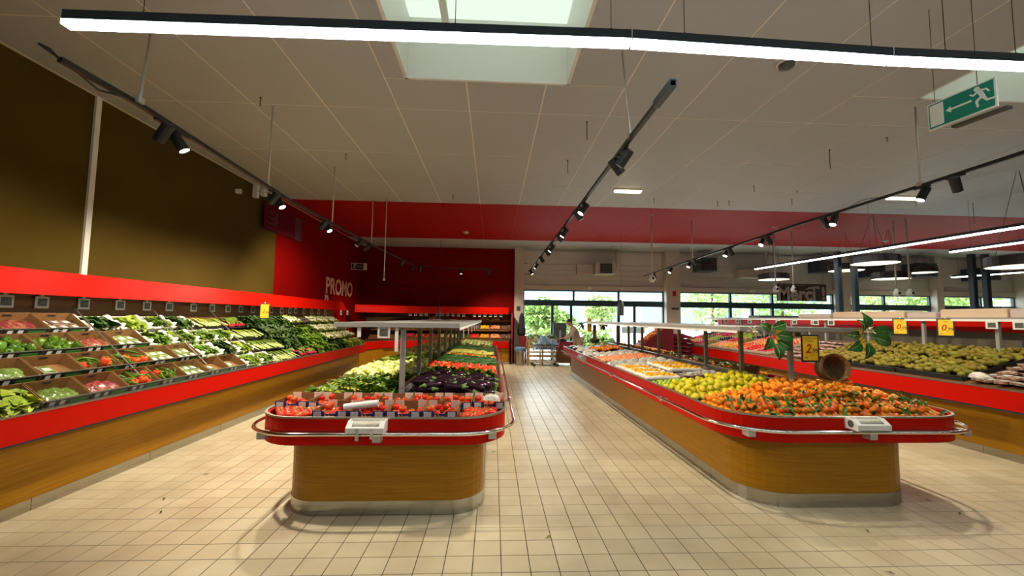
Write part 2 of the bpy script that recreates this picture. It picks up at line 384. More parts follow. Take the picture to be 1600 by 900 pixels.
def island(label, x0, x1, y0, y1, rf, bx0, bx1, by0, by1, bf, hz):
    t = thing('produce_island', label, 'produce island', ((x0+x1)/2, y0, 0)); L = (-(x0+x1)/2, -y0)
    def mk(name, g, mt, par=t, **kw):
        g.v = [(p[0]+L[0], p[1]+L[1], p[2]) for p in g.v]; return g.ob(name, mt, par, **kw)
    g = G(); ringwall(g, rrect(bx0, bx1, by0, by1, bf), off(bx0, bx1, by0, by1, bf, -.03), .125, .64); mk('wood_body', g, 'wood')
    # kick plate in lengths: curved front piece and straight side plates
    o = off(bx0, bx1, by0, by1, bf, .004); i = off(bx0, bx1, by0, by1, bf, -.02); n = 18
    g = G(); k = n
    fr_o = [(bx0-.004, by0+bf+.3)]+o[:n]+[(bx1+.004, by0+bf+.3)]; fr_i = [(bx0+.02, by0+bf+.3)]+i[:n]+[(bx1-.02, by0+bf+.3)]
    g.loft([[(a[0],a[1],0), (a[0],a[1],.125), (b[0],b[1],.125), (b[0],b[1],0)] for a, b in zip(fr_o, fr_i)]); mk('front_kick_plate', g, 'steel')
    y = by0+bf+.304
    while y < by1-.1:
        yy = min(y+1.95, by1)
        for xa, xb in ((bx0-.004, bx0+.02), (bx1-.02, bx1+.004)): mk('side_kick_plate', G().box(xa, xb, y, yy-.004, 0, .125), 'steel')
        y = yy
    g = G(); ringwall(g, off(x0,x1,y0,y1,rf,-.003), off(x0,x1,y0,y1,rf,-.04), .625, .64); mk('underside_trim', g, 'blue_steel')
    for za, zb in ((.628, .737), (.745, .848)):
        g = G(); ringwall(g, rrect(x0,x1,y0,y1,rf), off(x0,x1,y0,y1,rf,-.035), za, zb); mk('red_fascia', g, 'red')
    g = G(); ringwall(g, off(x0,x1,y0,y1,rf,-.006), off(x0,x1,y0,y1,rf,-.035), .735, .747); mk('shadow_groove', g, 'blue_steel')
    g = G(); ringwall(g, off(x0,x1,y0,y1,rf,.004), off(x0,x1,y0,y1,rf,-.018), .848, .864); mk('metal_edge', g, 'rimedge')
    # bed: mounded towards the divider
    g = G(); nx, ny = 14, 40; base = len(g.v); inr = .04
    for a in range(nx+1):
        for b in range(ny+1):
            x = x0+inr+(x1-x0-2*inr)*a/nx; y = y0+inr+(y1-y0-2*inr)*b/ny
            # pull the grid inside the rounded front corners
            for cx in (x0+rf, x1-rf):
                dx = x-cx; dy = y-(y0+rf)
                if (dx < 0) == (cx < (x0+x1)/2) and dy < 0 and dx*dx+dy*dy > (rf-inr)**2:
                    q = (rf-inr)/sqrt(dx*dx+dy*dy); x, y = cx+dx*q, y0+rf+dy*q
            g.v.append((x, y, hz(x, y)))
    for a in range(nx):
        for b in range(ny): i0 = a*(ny+1)+b; g.f.append((i0, i0+ny+1, i0+ny+2, i0+1))
    mk('display_bed', g, 'blackplas')
    # chrome bumper rail with feet
    r = off(x0,x1,y0,y1,rf,.085); r = [(x, y, .742) for x, y in r if y < y1-.2]; r = [(x0-.085, y1-.25, .742)]+r+[(x1+.085, y1-.25, .742)]
    mk('bumper_rail', G().tube(r, .016, 10), 'chrome', smooth=True)
    feet = [(x0+rf*.32, y0+rf*.22), ((x0+x1)/2+.02, y0), (x1-rf*.28, y0+rf*.25)]
    for fx, fy in feet: mk('rail_bracket', G().box(fx-.035, fx+.035, fy-.085, fy+.01, .675, .73), 'alu')
    y = y0+1.5
    while y < y1-.5:
        for xx, s in ((x0, -1), (x1, 1)): mk('rail_bracket', G().box(min(xx, xx+s*.085), max(xx, xx+s*.085), y-.03, y+.03, .70, .73), 'alu')
        mk('rail_joint', G().tube([(x1+.085, y-.05, .742), (x1+.085, y+.05, .742)], .023, 10), 'chrome', smooth=True)
        mk('rail_joint', G().tube([(x0-.085, y-.05, .742), (x0-.085, y+.05, .742)], .023, 10), 'chrome', smooth=True)
        y += 2.2
    return t
MX0, MX1, MY0, MY1 = -2.08, .13, 3.62, 12.9
RX0, RX1, RY0, RY1 = 2.22, 4.60, 3.68, 12.9
MC, RC = -.97, 3.58
def mh(x, y): return .79 + .09*max(0, 1-abs(x-MC)/1.1)*min(1, max(0, (y-4.4)/.3)) + (.075 if x > MC else .05)*min(1, max(0, (y-5.45)/.35))
def rh(x, y):
    d = (x-2.3)/1.2 if x < RC else (4.55-x)/.97
    return .80 + .12*max(0, min(1, d))*min(1, max(0, (y-3.72)/.8))
isl_m = island('middle produce island with red rim, oak front and tomato crates on its rounded end', MX0, MX1, MY0, MY1, .42, -1.82, -.07, 3.73, 12.7, .30, mh)
isl_r = island('right produce island with red rim, oak front and clementines on its rounded end', RX0, RX1, RY0, RY1, .48, 2.42, 4.12, 3.81, 12.7, .42, rh)

# divider board and steel price-rail frame on each island
def gantry(label, xc, xl, xr, y0, y1, yp0, sp, n, zb):
    t = thing('price_rail_frame', label, 'price rail', (xc, y0, zb)); L = V((-xc, -y0, -zb))
    def mk(name, g, mt): g.v = [tuple(V(p)+L) for p in g.v]; return g.ob(name, mt, t)
    mk('divider_board', G().box(xc-.012, xc+.012, yp0-.05, y1, zb, zb+.085), 'frame')
    mk('divider_cap', G().box(xc-.022, xc+.022, yp0-.05, y1, zb+.085, zb+.10), 'rimedge')
    for k in range(n): y = yp0+k*sp; mk('post', G().cbox(xc-.026, xc+.026, y-.024, y+.024, zb, 1.615, .004), 'frame')
    mk('side_rail', G().box(xl, xl+.07, y0+.07, y1, 1.612, 1.655), 'frame'); mk('side_rail', G().box(xr-.07, xr, y0+.07, y1, 1.612, 1.655), 'frame')
    mk('end_rail', G().box(xl, xr, y0, y0+.07, 1.61, 1.66), 'frame')
    mk('top_sheet', G().box(xl+.07, xr-.07, y0+.07, y1, 1.632, 1.642), 'frame')
    for k in range(n): y = yp0+k*sp; mk('cross_bar', G().box(xl+.07, xr-.07, y-.02, y+.02, 1.614, 1.632), 'frame')
    for x in (xl, xr): mk('label_strip', G().box(x-.004, x+.004, y0+.05, y1, 1.585, 1.612), 'white')
    return t
gantry('light steel price rail frame standing along the middle island', MC, -1.69, -.36, 4.45, 12.9, 4.52, 1.0, 9, .88)
gantry('light steel price rail along the right island, leaves tied to its near end', RC, 2.84, 4.32, 4.60, 12.6, 4.80, .98, 8, .90)

# left wall display
LY0, LY1 = 1.4, 12.75
SLX, SLZ = -3.9, .875; PX, PZ, TILT, CD = .262, .205, RD(25), .275
t = thing('wall_display_counter', 'long oak wall counter with red fascia under the olive wall on the left', 'display counter', (-4.5, LY0, 0)); LO = V((4.5, -LY0, 0))
def mkl(name, g, mt, par=t): g.v = [tuple(V(p)+LO) for p in g.v]; return g.ob(name, mt, par)
mkl('wood_front', G().box(-4.06, -4.0, LY0, LY1-.2, .105, .64), 'wood')
y = LY0
while y < LY1-.2:
    yy = min(y+1.24, LY1-.2); mkl('kick_plate', G().box(-4.06, -3.995, y, yy-.004, 0, .105), 'steel'); y = yy
mkl('wood_end', G().box(XL+.01, -4.0, LY1-.2, LY1-.15, 0, .64), 'brown')
mkl('underside_trim', G().box(-4.06, -3.87, LY0, LY1, .632, .648), 'blue_steel')
mkl('red_fascia', G().box(-3.885, -3.85, LY0, LY1, .655, .872), 'red')
mkl('red_fascia_end', G().box(-4.9, -3.885, LY1-.035, LY1, .655, .872), 'red')
mkl('metal_edge', G().box(-3.93, -3.846, LY0, LY1, .872, .886), 'rimedge')
mkl('bed', G().box(-5.1, -3.89, LY0, LY1-.04, .80, .84), 'blackplas')
for r in range(4):
    x0 = SLX-.03-PX*r; z0 = SLZ+PZ*r; x1 = x0-CD*cos(TILT); z1 = z0+CD*sin(TILT)
    mkl('tilted_shelf', G().loft([[(x0,yy,z0-.012),(x1,yy,z1-.012),(x1,yy,z1),(x0,yy,z0)] for yy in (LY0, LY1-.04)]), 'blackplas')
    mkl('shelf_riser', G().box(x1-.006, x1, LY0, LY1-.04, .84 if r == 3 else z0-.05, z1-.012), 'brown')
mkl('back_panel', G().box(-5.14, -4.99, LY0, LY1+.3, .84, 2.12), 'brown')
mkl('label_rail', G().box(-4.99, -4.97, LY0, LY1+.2, 1.79, 1.87), 'brown')
mkl('canopy_header', G().loft([[(-4.70,LY0,1.905),(-4.68,LY0,1.905),(-4.74,LY0,2.165),(-4.76,LY0,2.165)], [(-4.70,13.3,1.905),(-4.68,13.3,1.905),(-4.74,13.1,2.165),(-4.76,13.1,2.165)]]), 'red')
mkl('canopy_top', G().box(-5.14, -4.75, LY0, 13.1, 2.13, 2.15), 'brown')
mkl('canopy_underside', G().box(-5.14, -4.71, LY0, 13.2, 1.93, 1.945), 'brown')

# back counter below the red wall, cranked at its left end
t = thing('back_wall_counter', 'oak and red counter along the red boarded wall at the far end', 'display counter', (-2, 15.3, 0)); LO = V((2, -15.3, 0))
seg = [((-4.35, 13.6), (-3.9, 14.9)), ((-3.9, 14.9), (-2.7, 15.28)), ((-2.7, 15.28), (.62, 15.28))]
for (a, b), (c, d) in seg:
    g = lambda z0, z1, o: G().loft([[(a,b-o,z0),(a,b-o+.04,z0),(a,b-o+.04,z1),(a,b-o,z1)], [(c,d-o,z0),(c,d-o+.04,z0),(c,d-o+.04,z1),(c,d-o,z1)]])
    mkl('wood_front', g(.1, .58, -.1), 'wood', t); mkl('kick_plate', g(0, .1, -.09), 'steel', t); mkl('red_fascia', g(.60, .86, 0), 'red', t)
    mkl('metal_edge', g(.86, .872, .004), 'rimedge', t)
mkl('wood_side', G().box(.60, .64, 15.38, 16.25, 0, .60), 'brown', t)
mkl('bed', G().box(-4.9, .62, 15.30, 16.25, .80, .84), 'brown', t)
for k in range(3):
    x0, z0 = 15.34+.29*k, .90+.33*k
    mkl('tilted_shelf', G().loft([[(xx,x0,z0-.015),(xx,x0+.28,z0+.13),(xx,x0+.28,z0+.145),(xx,x0,z0)] for xx in (-4.6, .62)]), 'brown', t)
mkl('back_panel', G().box(-4.95, .66, 16.2, 16.26, .84, 2.0), 'darkbrown', t)
mkl('canopy_header', G().loft([[(xx,15.42,1.86),(xx,15.44,1.86),(xx,15.36,2.12),(xx,15.34,2.12)] for xx in (-3.2, .58)]), 'red', t)
mkl('canopy_header', G().loft([[(-4.75,14.3,1.86),(-4.75,14.33,1.86),(-4.75,14.33,2.13),(-4.75,14.3,2.13)], [(-3.2,15.42,1.86),(-3.2,15.44,1.86),(-3.2,15.36,2.12),(-3.2,15.34,2.12)]]), 'red', t)
mkl('canopy_top', G().box(-4.7, .58, 15.36, 16.26, 2.09, 2.11), 'brown', t)

# right gondola
GY0, GY1 = 1.6, 14.2
GX, GZ = 6.45, .915
def gz(x): return GZ+(x-GX)*.27
t = thing('right_display_counter', 'long oak counter with red fascia along the right edge, holding pears in black trays', 'display counter', (7.4, GY0, 0)); LO = V((-7.4, -GY0, 0))
mkl('wood_front', G().box(6.6, 6.65, GY0, GY1, .10, .64), 'wood', t)
y = GY0
while y < GY1: yy = min(y+1.24, GY1); mkl('kick_plate', G().box(6.595, 6.64, y, yy-.004, 0, .10), 'steel', t); y = yy
mkl('red_fascia', G().box(6.40, 6.43, GY0, GY1, .66, .90), 'red', t)
mkl('underside_trim', G().box(6.41, 6.62, GY0, GY1, .635, .655), 'blue_steel', t)
mkl('metal_edge', G().box(6.395, 6.46, GY0, GY1, .90, .915), 'rimedge', t)
mkl('sloping_bed', G().loft([[(6.44,yy,.87),(7.85,yy,gz(7.85)-.04),(7.85,yy,gz(7.85)),(6.44,yy,gz(6.44)-.002)] for yy in (GY0, GY1)]), 'brown', t)
mkl('bed_back_ledge', G().box(7.85, 7.99, GY0, GY1, 1.22, 1.30), 'rimedge', t)
mkl('back_panel', G().box(8.0, 8.05, GY0, GY1, .1, 1.60), 'darkbrown', t)
mkl('red_band', G().box(7.98, 8.05, GY0, GY1, 1.60, 1.80), 'red', t)
mkl('far_side_body', G().box(8.05, 8.9, GY0, GY1, 0, 1.55), 'brown', t)
y = 1.59
while y < GY1: mkl('post', G().cbox(7.62, 7.67, y-.025, y+.025, gz(7.64), 1.79, .005), 'frame', t); y += 1.07
mkl('top_rail', G().box(7.56, 7.72, GY0, GY1, 1.79, 1.825), 'frame', t)
mkl('top_sheet', G().box(7.98, 8.85, GY0, GY1, 1.80, 1.815), 'beige', t)
mkl('label_strip', G().box(7.55, 7.56, GY0, GY1, 1.765, 1.80), 'white', t)


# ---------------------------------------------------------------- lamps and things hung from the ceiling
def led_strip(a, b, label, big=False, wires=(.15, .85), group=None, pad=.03, glow='led', rev=False):
    A, B = V(a), V(b); d = (B-A).normalized(); s = d.cross(V((0,0,1))).normalized(); up = s.cross(d)
    L = (B-A).length; t = thing('led_strip_light', label, 'ceiling light', a, group=group)
    def bar(w0, w1, z0, z1, e0=0, e1=None):
        e1 = L if e1 is None else e1
        return G().loft([[tuple(d*e+s*w+V((0,0,z))) for w, z in ((w0,z0),(w1,z0),(w1,z1),(w0,z1))] for e in (e0, e1)])
    bar(-pad, pad, .0, .055).ob('housing', 'blue_steel', t); bar(-pad*.92, pad*.92, -.03, .0, .01, L-.01).ob('diffuser', glow, t)
    bar(-pad-.002, pad+.002, -.032, .057, -.006, 0).ob('end_cap', 'white', t)
    for w in wires:
        e = w*L; p = d*e; G().tube([(p.x,p.y,.055),(p.x,p.y,HC-a[2])], .0025, 5).ob('suspension_wire', 'darkink', t); G().tube([(p.x,p.y,.05),(p.x,p.y,.075)], .008, 6).ob('wire_grip', 'black', t)
    return t
def cablearc(g, p, q, sag): P, Q = V(p), V(q); g.tube([P.lerp(Q, k/8)+V((0,0,sag*sin(pi*k/8))) for k in range(9)], .004, 5)
a, b, c, d = V((-2.49, 2.36, 3.4)), V((.80, 2.315, 3.4)), V((2.49, 2.37, 3.4)), V((4.2, 2.37, 3.4))
led_strip(a, b, 'bright linear lamp above the left half, its outer end near the wall', wires=(.13, .965, .68), glow='ledbig')
led_strip(b+V((.004,0,0)), c, 'bright linear lamp joined on right of the skylight, middle one of the nearest row', wires=(.2,.93), glow='ledbig')
led_strip(c+V((.004,0,0)), d, 'bright linear lamp of the nearest row running out of frame at upper right', wires=(.22,.5), glow='ledbig')
led_strip((8.38,12.65,3.4), (9.1,5.4,3.4), 'long thin lamp running beneath the red ceiling stripe on the right, longest one', wires=(.1,.5,.9))
led_strip((10.62,8.95,3.4), (10.9,5.0,3.4), 'shorter thin lamp at the right edge below the red stripe', wires=(.1,.6))
led_strip(ony(1486,433,12.5), ony(1610,424,11.5), 'low thin lamp at the right edge behind the black posts', wires=(.1,.9))
for k, (x, y) in enumerate(((-2.5,-.8), (.8,-.8), (4.1,-.8), (8.6,-.8), (.8,-3.6))):  # unseen lamps added behind the camera to light the near floor
    led_strip((x, y, 3.4), (x+3.2, y, 3.4), 'added unseen linear lamp behind the viewer, lighting the near floor', wires=(.1,.9), glow='ledbig', group='added unseen lamps behind the viewer')

def track(pts, label):
    t = thing('lighting_track', label, 'track light rail', pts[0]); P = [V(p)-V(pts[0]) for p in pts]
    for A, B in zip(P, P[1:]):
        d = (B-A).normalized(); s = d.cross(V((0,0,1))).normalized()*.018; u = V((0,0,.018))
        G().loft([[tuple(e+a*s+b*u) for a, b in ((-1,-1),(1,-1),(1,1),(-1,1))] for e in (A, B)]).ob('rail', 'black', t)
    return t
def hanger(t, base, p, top, name='hanger_rod'):
    q = V(p)-V(base); G().tube([tuple(q), tuple(V(top)-V(base))], .011, 7).ob(name, 'alu', t, smooth=True)
    G().box(q.x-.02, q.x+.02, q.y-.03, q.y+.03, q.z-.02, q.z+.03).ob('clamp', 'alu', t)
# one track spot, built pointing down -z with its pivot at the rail
def make_head():
    t = thing('track_spotlight', 'x', 'spotlight')
    G().box(-.016,.016,-.09,.09,-.035,-.018).ob('adapter', 'black', t)
    G().tube([(0,0,-.03),(0,0,-.085)], .009, 6).ob('pivot', 'black', t)
    b = G().lathe([(.02,.105),(.046,.10),(.048,.09),(.048,-.075),(.044,-.075),(.044,-.06)], 14).ob('can', 'black', t, smooth=False); b.location = (0,0,-.12)
    G().lathe([(.043,-.062),(.043,-.066),(.001,-.066)], 14).ob('lens', 'lens', b)
    return t
head0 = make_head()
def heads(lst, trackname, power=55, tgt=None):
    for k, (p, aim, on) in enumerate(lst):
        lab = '%s black spotlight can on the %s' % (ORD[k], trackname)
        h = copy_tree(head0, loc=p, label=lab, group='black can spotlights on the ceiling tracks')
        can = [c for c in h.children if c.name.startswith('can')][0]; dd = (V(aim)-V(p)-V((0,0,-.12))).normalized()
        q = dd.to_track_quat('-Z', 'Y'); can.rotation_euler = q.to_euler()
        if on:
            o = spot(V(p)+V((0,0,-.12))+dd*.12, aim, power, 100, .9); o.parent = None
zt = 3.4
LT = [(-2.9,2.73,zt), (-2.87,3.3,zt), (-3.0,6.0,zt), (-2.85,10.0,zt), (-2.6,13.2,zt), (-1.9,13.9,zt), (.2,14.1,zt)]
t = track(LT, 'left ceiling track of black spotlights, ending in a loop of cable near the wall')
tp = onz(235,55,HC); hanger(t, LT[0], (-2.85,3.28,zt+.02), (tp.x,tp.y,HC))
hanger(t, LT[0], ony(600,437,9.6), (ony(600,437,9.6).x, 9.6, HC))
for xx, yy in ((-2.98,5.4), (-3.0,7.6), (-2.9,9.7)): hanger(t, LT[0], (xx,yy,zt+.02), (xx,yy,HC), 'hanger_wire')
g = G(); e = onz(60,68,3.45); e0 = V(LT[0]); e2 = V((-2.88,3.2,zt))
P = [e0, e0.lerp(e,.5)+V((0,0,.02)), e, e.lerp(e2,.3)+V((0,0,-.02)), e.lerp(e2,.65)+V((0,0,-.07)), e2]
g.tube([tuple(p-e0) for p in P], .008, 5); g.ob('loose_cable', 'black', t, smooth=True)
def along(T, px, zoff=0):
    """point on the track polyline whose picture column is px"""
    best = None
    for A, B in zip(T, T[1:]):
        for k in range(41):
            p = V(A).lerp(V(B), k/40); z = (p-V((0,0,CH))).dot(_f)
            if z < .2: continue
            u = 800+FPX*(p-V((0,0,CH))).dot(_r)/z
            if best is None or abs(u-px) < best[0]: best = (abs(u-px), p)
    return best[1]
def Hd(T, px, ax, ay, az, on=1): p = along(T, px); return (p-V((0,0,.0)), (ax if ax is not None else p.x, p.y+ay, az), on)
L1 = [Hd(LT,258,-4.6,.6,1.3), Hd(LT,284,-1.5,.6,.9), Hd(LT,428,-4.6,.3,1.3), Hd(LT,440,-1.5,-.3,.9), Hd(LT,506,-4.6,.0,1.3), Hd(LT,514,-1.5,-.6,.9), Hd(LT,562,-4.6,-.5,1.2), Hd(LT,574,-5.0,.8,1.9,1), Hd(LT,628,-3.9,.5,.9,0), Hd(LT,644,-3.9,1,.9,1), Hd(LT,656,-2.9,.9,.9,0), Hd(LT,721,-1.2,-.2,.9,1), Hd(LT,763,.2,1.2,1.2,1)]
heads(L1, 'left track', 230)
MT = [(1.245,2.72,zt), (1.245,3.6,zt), (1.28,8.0,zt), (1.27,13.75,zt)]
t = track(MT, 'middle ceiling track of black spotlights above the aisle between the islands')
tp = onz(972,80,HC); hanger(t, MT[0], (1.245,3.62,zt+.02), (tp.x,tp.y,HC)); 
g = G().box(-.025,.025,0,.30,-.028,.028).ob('feed_connector', 'blue_steel', t)
g = G()
for k in range(6): cablearc(g, (.03,.35+.75*k,.02), (.02,.75+.75*k,.02), .03)
g.ob('tied_cable', 'black', t)
L2 = [Hd(MT,974,-.3,1.3,.8), Hd(MT,964,3.4,.5,.8), Hd(MT,912,-.5,-.5,.8), Hd(MT,905,3.0,0,.8), Hd(MT,882,-.4,0,.8), Hd(MT,875,3.0,0,.8), Hd(MT,861,-.5,0,.8), Hd(MT,856,3.0,0,.8), Hd(MT,847,3.0,0,.8), Hd(MT,838,-.5,0,.8), Hd(MT,829,2.8,-.5,.8)]
heads(L2, 'middle track', 125)
RT = [(5.13,2.6,zt), (5.15,3.64,zt), (5.2,4.64,zt), (5.24,6.69,zt), (5.5,11.0,zt), (5.78,15.4,zt)]
t = track(RT, 'right ceiling track of black spotlights running from the right edge towards the shop front')
hanger(t, RT[0], (5.2,4.66,zt+.02), (onz(1430,168,HC).x,onz(1430,168,HC).y,HC)); hanger(t, RT[0], (5.5,11.0,zt+.02), (5.5,11.0,HC), 'hanger_wire')
g = G()
for k in range(5): cablearc(g, (.09+.02*k,2.6+.8*k,.02), (.10+.02*k,3.1+.8*k,.02), .04)
g.ob('tied_cable', 'black', t)
L3 = [Hd(RT,1491,6.8,.8,1), Hd(RT,1442,3.9,.2,.9), Hd(RT,1304,3.9,-.5,.9), Hd(RT,1290,6.9,.2,1), Hd(RT,1202,6.9,.2,1), Hd(RT,1193,3.6,-.6,.9), Hd(RT,1141,6.9,.2,1), Hd(RT,1133,3.9,-.5,.9), Hd(RT,1086,6.9,.2,1), Hd(RT,1078,3.9,-.5,.9), Hd(RT,1048,3.9,-.5,.9), Hd(RT,1023,6.9,.2,1)]
heads(L3, 'right track', 130)
drop(head0)

# round pendant drums
def pendant(c, r, label):
    t = thing('round_pendant_lamp', label, 'pendant lamp', c, group='round black drum pendants over the checkouts')
    G().lathe([(r-.01,.02),(r,.02),(r,.20),(r*.9,.22),(.02,.22)], 28, cap=False).ob('drum_shade', 'black', t)
    G().lathe([(.001,.03),(r-.012,.03),(r-.012,.022),(.001,.02)], 28).ob('diffuser', 'pend', t)
    for k in range(3): a = 2*pi*k/3; G().tube([(r*.7*cos(a), r*.7*sin(a), .21), (.02*cos(a), .02*sin(a), HC-c[2])], .004, 5).ob('suspension_wire', 'darkink', t)
PN = [(1367,413,3.25,32,'largest black drum pendant, left of the pair of black posts'), (1209,438,0,22,'black drum pendant just above the grey thank-you sign, left and lower one'), (1240,425,0,17,'small black drum pendant above and right of the left one'),
      (1392,437,0,25,'black drum pendant hanging lowest between the socket drops'), (1441,427,0,19,'small black drum pendant right of the lowest one'), (1322,424,0,24,'black drum pendant partly hidden behind the left black posts'), (1603,418,0,47,'large black drum pendant cut by the right edge of the view')]
for px, py, z, rp, lab in PN:
    r = .5 if rp > 28 else .45; Y = FPX*r/rp; c = ony(px, py, Y); pendant(tuple(c), r, lab)

# socket drops hanging from the ceiling
for k, (px, y0, y1, Y) in enumerate(((1019,348,435,10.4), (1212,385,452,11.5), (1240,388,452,11.8), (1401,388,458,10.2), (1422,388,458,10.2))):
    p = ony(px, y1, Y); t = thing('socket_drop', '%s white socket hanging on a tube from the ceiling, counted from the left' % ORD[k].replace('nearest','first'), 'power socket', tuple(p), group='white socket drops')
    G().tube([(0,0,.05),(0,0,HC-p.z)], .018, 8).ob('conduit', 'offwhite', t, smooth=True)
    G().lathe([(.02,.12),(.05,.06),(.075,.02),(.075,-.05),(.05,-.09),(.01,-.1)], 12).ob('socket_body', 'white', t, smooth=True)
    G().lathe([(.035,-.085),(.035,-.079),(.001,-.079)], 10, o=(0,-.0,0), ax='y').ob('socket_hole', 'black', t)
    G().lathe([(.05,HC-p.z-.02),(.05,HC-p.z)], 10).ob('ceiling_rose', 'offwhite', t)
# short fluorescent battens and detectors
for lab, (px,py), lx in (('yellowish tube lamp on the ceiling right of the middle track', (981,296), .62), ('yellowish tube lamp on the ceiling beside the right track', (1410,307), .75)):
    p = onz(px, py, HC); t = thing('tube_lamp', lab, 'ceiling light', tuple(p)); G().box(-lx/2,lx/2,-.06,.06,-.03,0).ob('housing','white',t); G().box(-lx/2+.03,lx/2-.03,-.045,.045,-.07,-.03).ob('tube_cover','neon',t)
for lab, (px,py) in (('round smoke detector on the red stripe left of the middle track', (728,362)), ('round smoke detector on the red stripe right of the right track', (1383,375))):
    p = onz(px, py, HC); t = thing('smoke_detector', lab, 'smoke detector', tuple(p)); G().lathe([(.10,0),(.10,-.03),(.07,-.05),(.03,-.055)], 16).ob('base','offwhite',t); G().lathe([(.04,-.05),(.035,-.075),(.005,-.08)], 12).ob('sensor','alu',t)
p = onz(1229,98,HC); t = thing('dome_camera', 'round dome camera on the ceiling behind the nearest lamp', 'camera', tuple(p)); G().lathe([(.10,0),(.10,-.02),(.085,-.025)], 20).ob('ring','white',t); G().lathe([(.085,-.02),(.07,-.06),(.03,-.085),(.003,-.09)], 20).ob('dome','screen',t, smooth=True)
# short hooks and droppers left in the ceiling
HK = [(407,152,.10),(541,240,.1),(708,305,.1),(917,190,.25),(887,250,.22),(1022,310,.1),(1121,315,.1),(1139,314,.1),(1178,290,.12),(1237,312,.12),(1245,298,.03),(1296,234,.3),(1431,315,.1),(1520,318,.45),(1542,165,.05),(1386,215,.05)]
for k, (px,py,l) in enumerate(HK):
    p = onz(px,py,HC); t = G().tube([(0,0,0),(0,0,-l),(.012,0,-l-.012)], .006, 5).lathe([(.014,0),(.014,-.01)], 8).ob('ceiling_hook', 'darkink', loc=tuple(p), label='small dark hook left in the ceiling panels', cat='hook', group='small hooks in the ceiling')

# hanging exit sign, running man and arrow
def runner(t, s, flip=1, zoff=0, x0=0):
    """running figure made of flat limbs in the local XZ plane, facing flip*x"""
    def limb(a, b, w0, w1, name='figure_limb'):
        A, B = V((a[0]*flip, 0, a[1])), V((b[0]*flip, 0, b[1])); d = (B-A).normalized(); n = V((-d.z, 0, d.x))
        pts = [A+n*w0-d*w0*.4, A-n*w0-d*w0*.4, B-n*w1+d*w1*.4, B+n*w1+d*w1*.4]
        G().loft([[tuple((p*s)+V((x0, y, zoff))) for p in pts] for y in (-.004, .0)]).ob(name, 'signwhite', t)
    G().lathe([(.0,0),(.085*s,0),(.085*s,-.004),(0,-.004)], 12, o=(x0+.06*flip*s, 0, zoff+.36*s), ax='y').ob('figure_head', 'signwhite', t)
    limb((0,.26), (-.10,.0), .075, .06, 'figure_torso'); limb((.03,.26), (.17,.16), .03, .025); limb((.17,.16), (.26,.24), .025, .022)
    limb((-.02,.26), (-.20,.24), .03, .025); limb((-.20,.24), (-.27,.12), .025, .022)
    limb((-.08,.02), (.09,-.10), .05, .035); limb((.09,-.10), (.06,-.32), .035, .03); limb((-.10,.0), (-.20,-.18), .05, .035); limb((-.20,-.18), (-.42,-.2), .035, .03)
A, B = onz(1462,207,2.95), None
A = ony(1452,186,3.05); d = ray(1552,139)
t = thing('exit_sign', 'large hanging green exit sign with white running figure and arrow at upper right', 'exit sign')
# sign plane runs towards the viewer on its right side
c0 = ony(1453,187,3.3); c1 = ony(1554,141,2.88); mid = (c0+c1)/2; hv = (c1-c0); hv.z = 0; Ls = hv.length; ang = math.atan2(hv.y, hv.x)
t.location = mid; t.rotation_euler = (0,0,ang)
hz_ = .106
G().box(-Ls/2-.012, Ls/2+.012, -.004, .012, -hz_-.012, hz_+.012).ob('white_border_plate', 'signwhite', t)
G().box(-Ls/2, Ls/2, -.008, -.003, -hz_, hz_).ob('green_face', 'signgreen', t)
G().box(-Ls/2+.010, -Ls/2+.105, -.012, -.007, -hz_+.012, hz_-.012).ob('door_symbol', 'signwhite', t)
G().loft([[(x,y,z) for x, z in ((-Ls/2+.12,0),(-Ls/2+.155,-.025),(-Ls/2+.155,-.007),(-Ls/2+.29,-.007),(-Ls/2+.29,.007),(-Ls/2+.155,.007),(-Ls/2+.155,.025))] for y in (-.012,-.008)]).ob('arrow', 'signwhite', t)
runner(t, .215, -1, 0, Ls/2-.085); 
for c in t.children:
    if c.name.startswith('figure'): c.location.y = -.008
for x in (-Ls/2+.04, Ls/2-.1): G().tube([(x,.004,hz_),(x,.004,HC-mid.z)], .0025, 5).ob('suspension_wire', 'darkink', t)
G().box(-Ls/2+.12, Ls/2+.04, .04, .10, -hz_-.035, -hz_-.015).ob('rear_tube_housing', 'slate', t)

# small exit sign by the far corner
a, b = ony(549,411,14), ony(573,422,14); c = (a+b)/2; t = thing('exit_sign', 'small dark exit sign with running figure hung in front of the red wall', 'exit sign', tuple(c)); w, h = (b.x-a.x)/2, (a.z-b.z)/2
G().box(-w,w,-.01,.02,-h,h).ob('back_plate','signwhite',t); G().box(-w+.02,w-.11,-.016,-.01,-h+.02,h-.02).ob('dark_face','black',t)
G().box(w-.10,w-.02,-.016,-.01,-h+.02,h-.02).ob('door_symbol','signwhite',t); G().box(-.08,.12,-.020,-.016,-.008,.008).ob('arrow','signwhite',t); runner(t, .24, 1, -.0, -w+.13)
for c_ in t.children:
    if c_.name.startswith('figure'): c_.location.y = -.016
for x in (-w+.03, w-.03): G().tube([(x,0,h),(x,0,HC-c.z)], .003, 5).ob('suspension_wire','darkink',t)
# wall letters
t = thing('wall_lettering', 'big pale letters reading PROMO on the red left wall', 'wall letters', (XL+.004, 13.95, 2.66))
text('letter_row', 'PROMO', .72, 'promo', t, (0,0,-.02), (pi/2,0,pi/2), .004, .012, .94)
t = thing('wall_lettering', 'tops of pale letters below PROMO, mostly hidden behind the red canopy', 'wall letters', (XL+.004, 12.85, 2.12))
text('letter_row', 'P', .62, 'promo', t, (0,0,0), (pi/2,0,pi/2), .004, .012, .94)
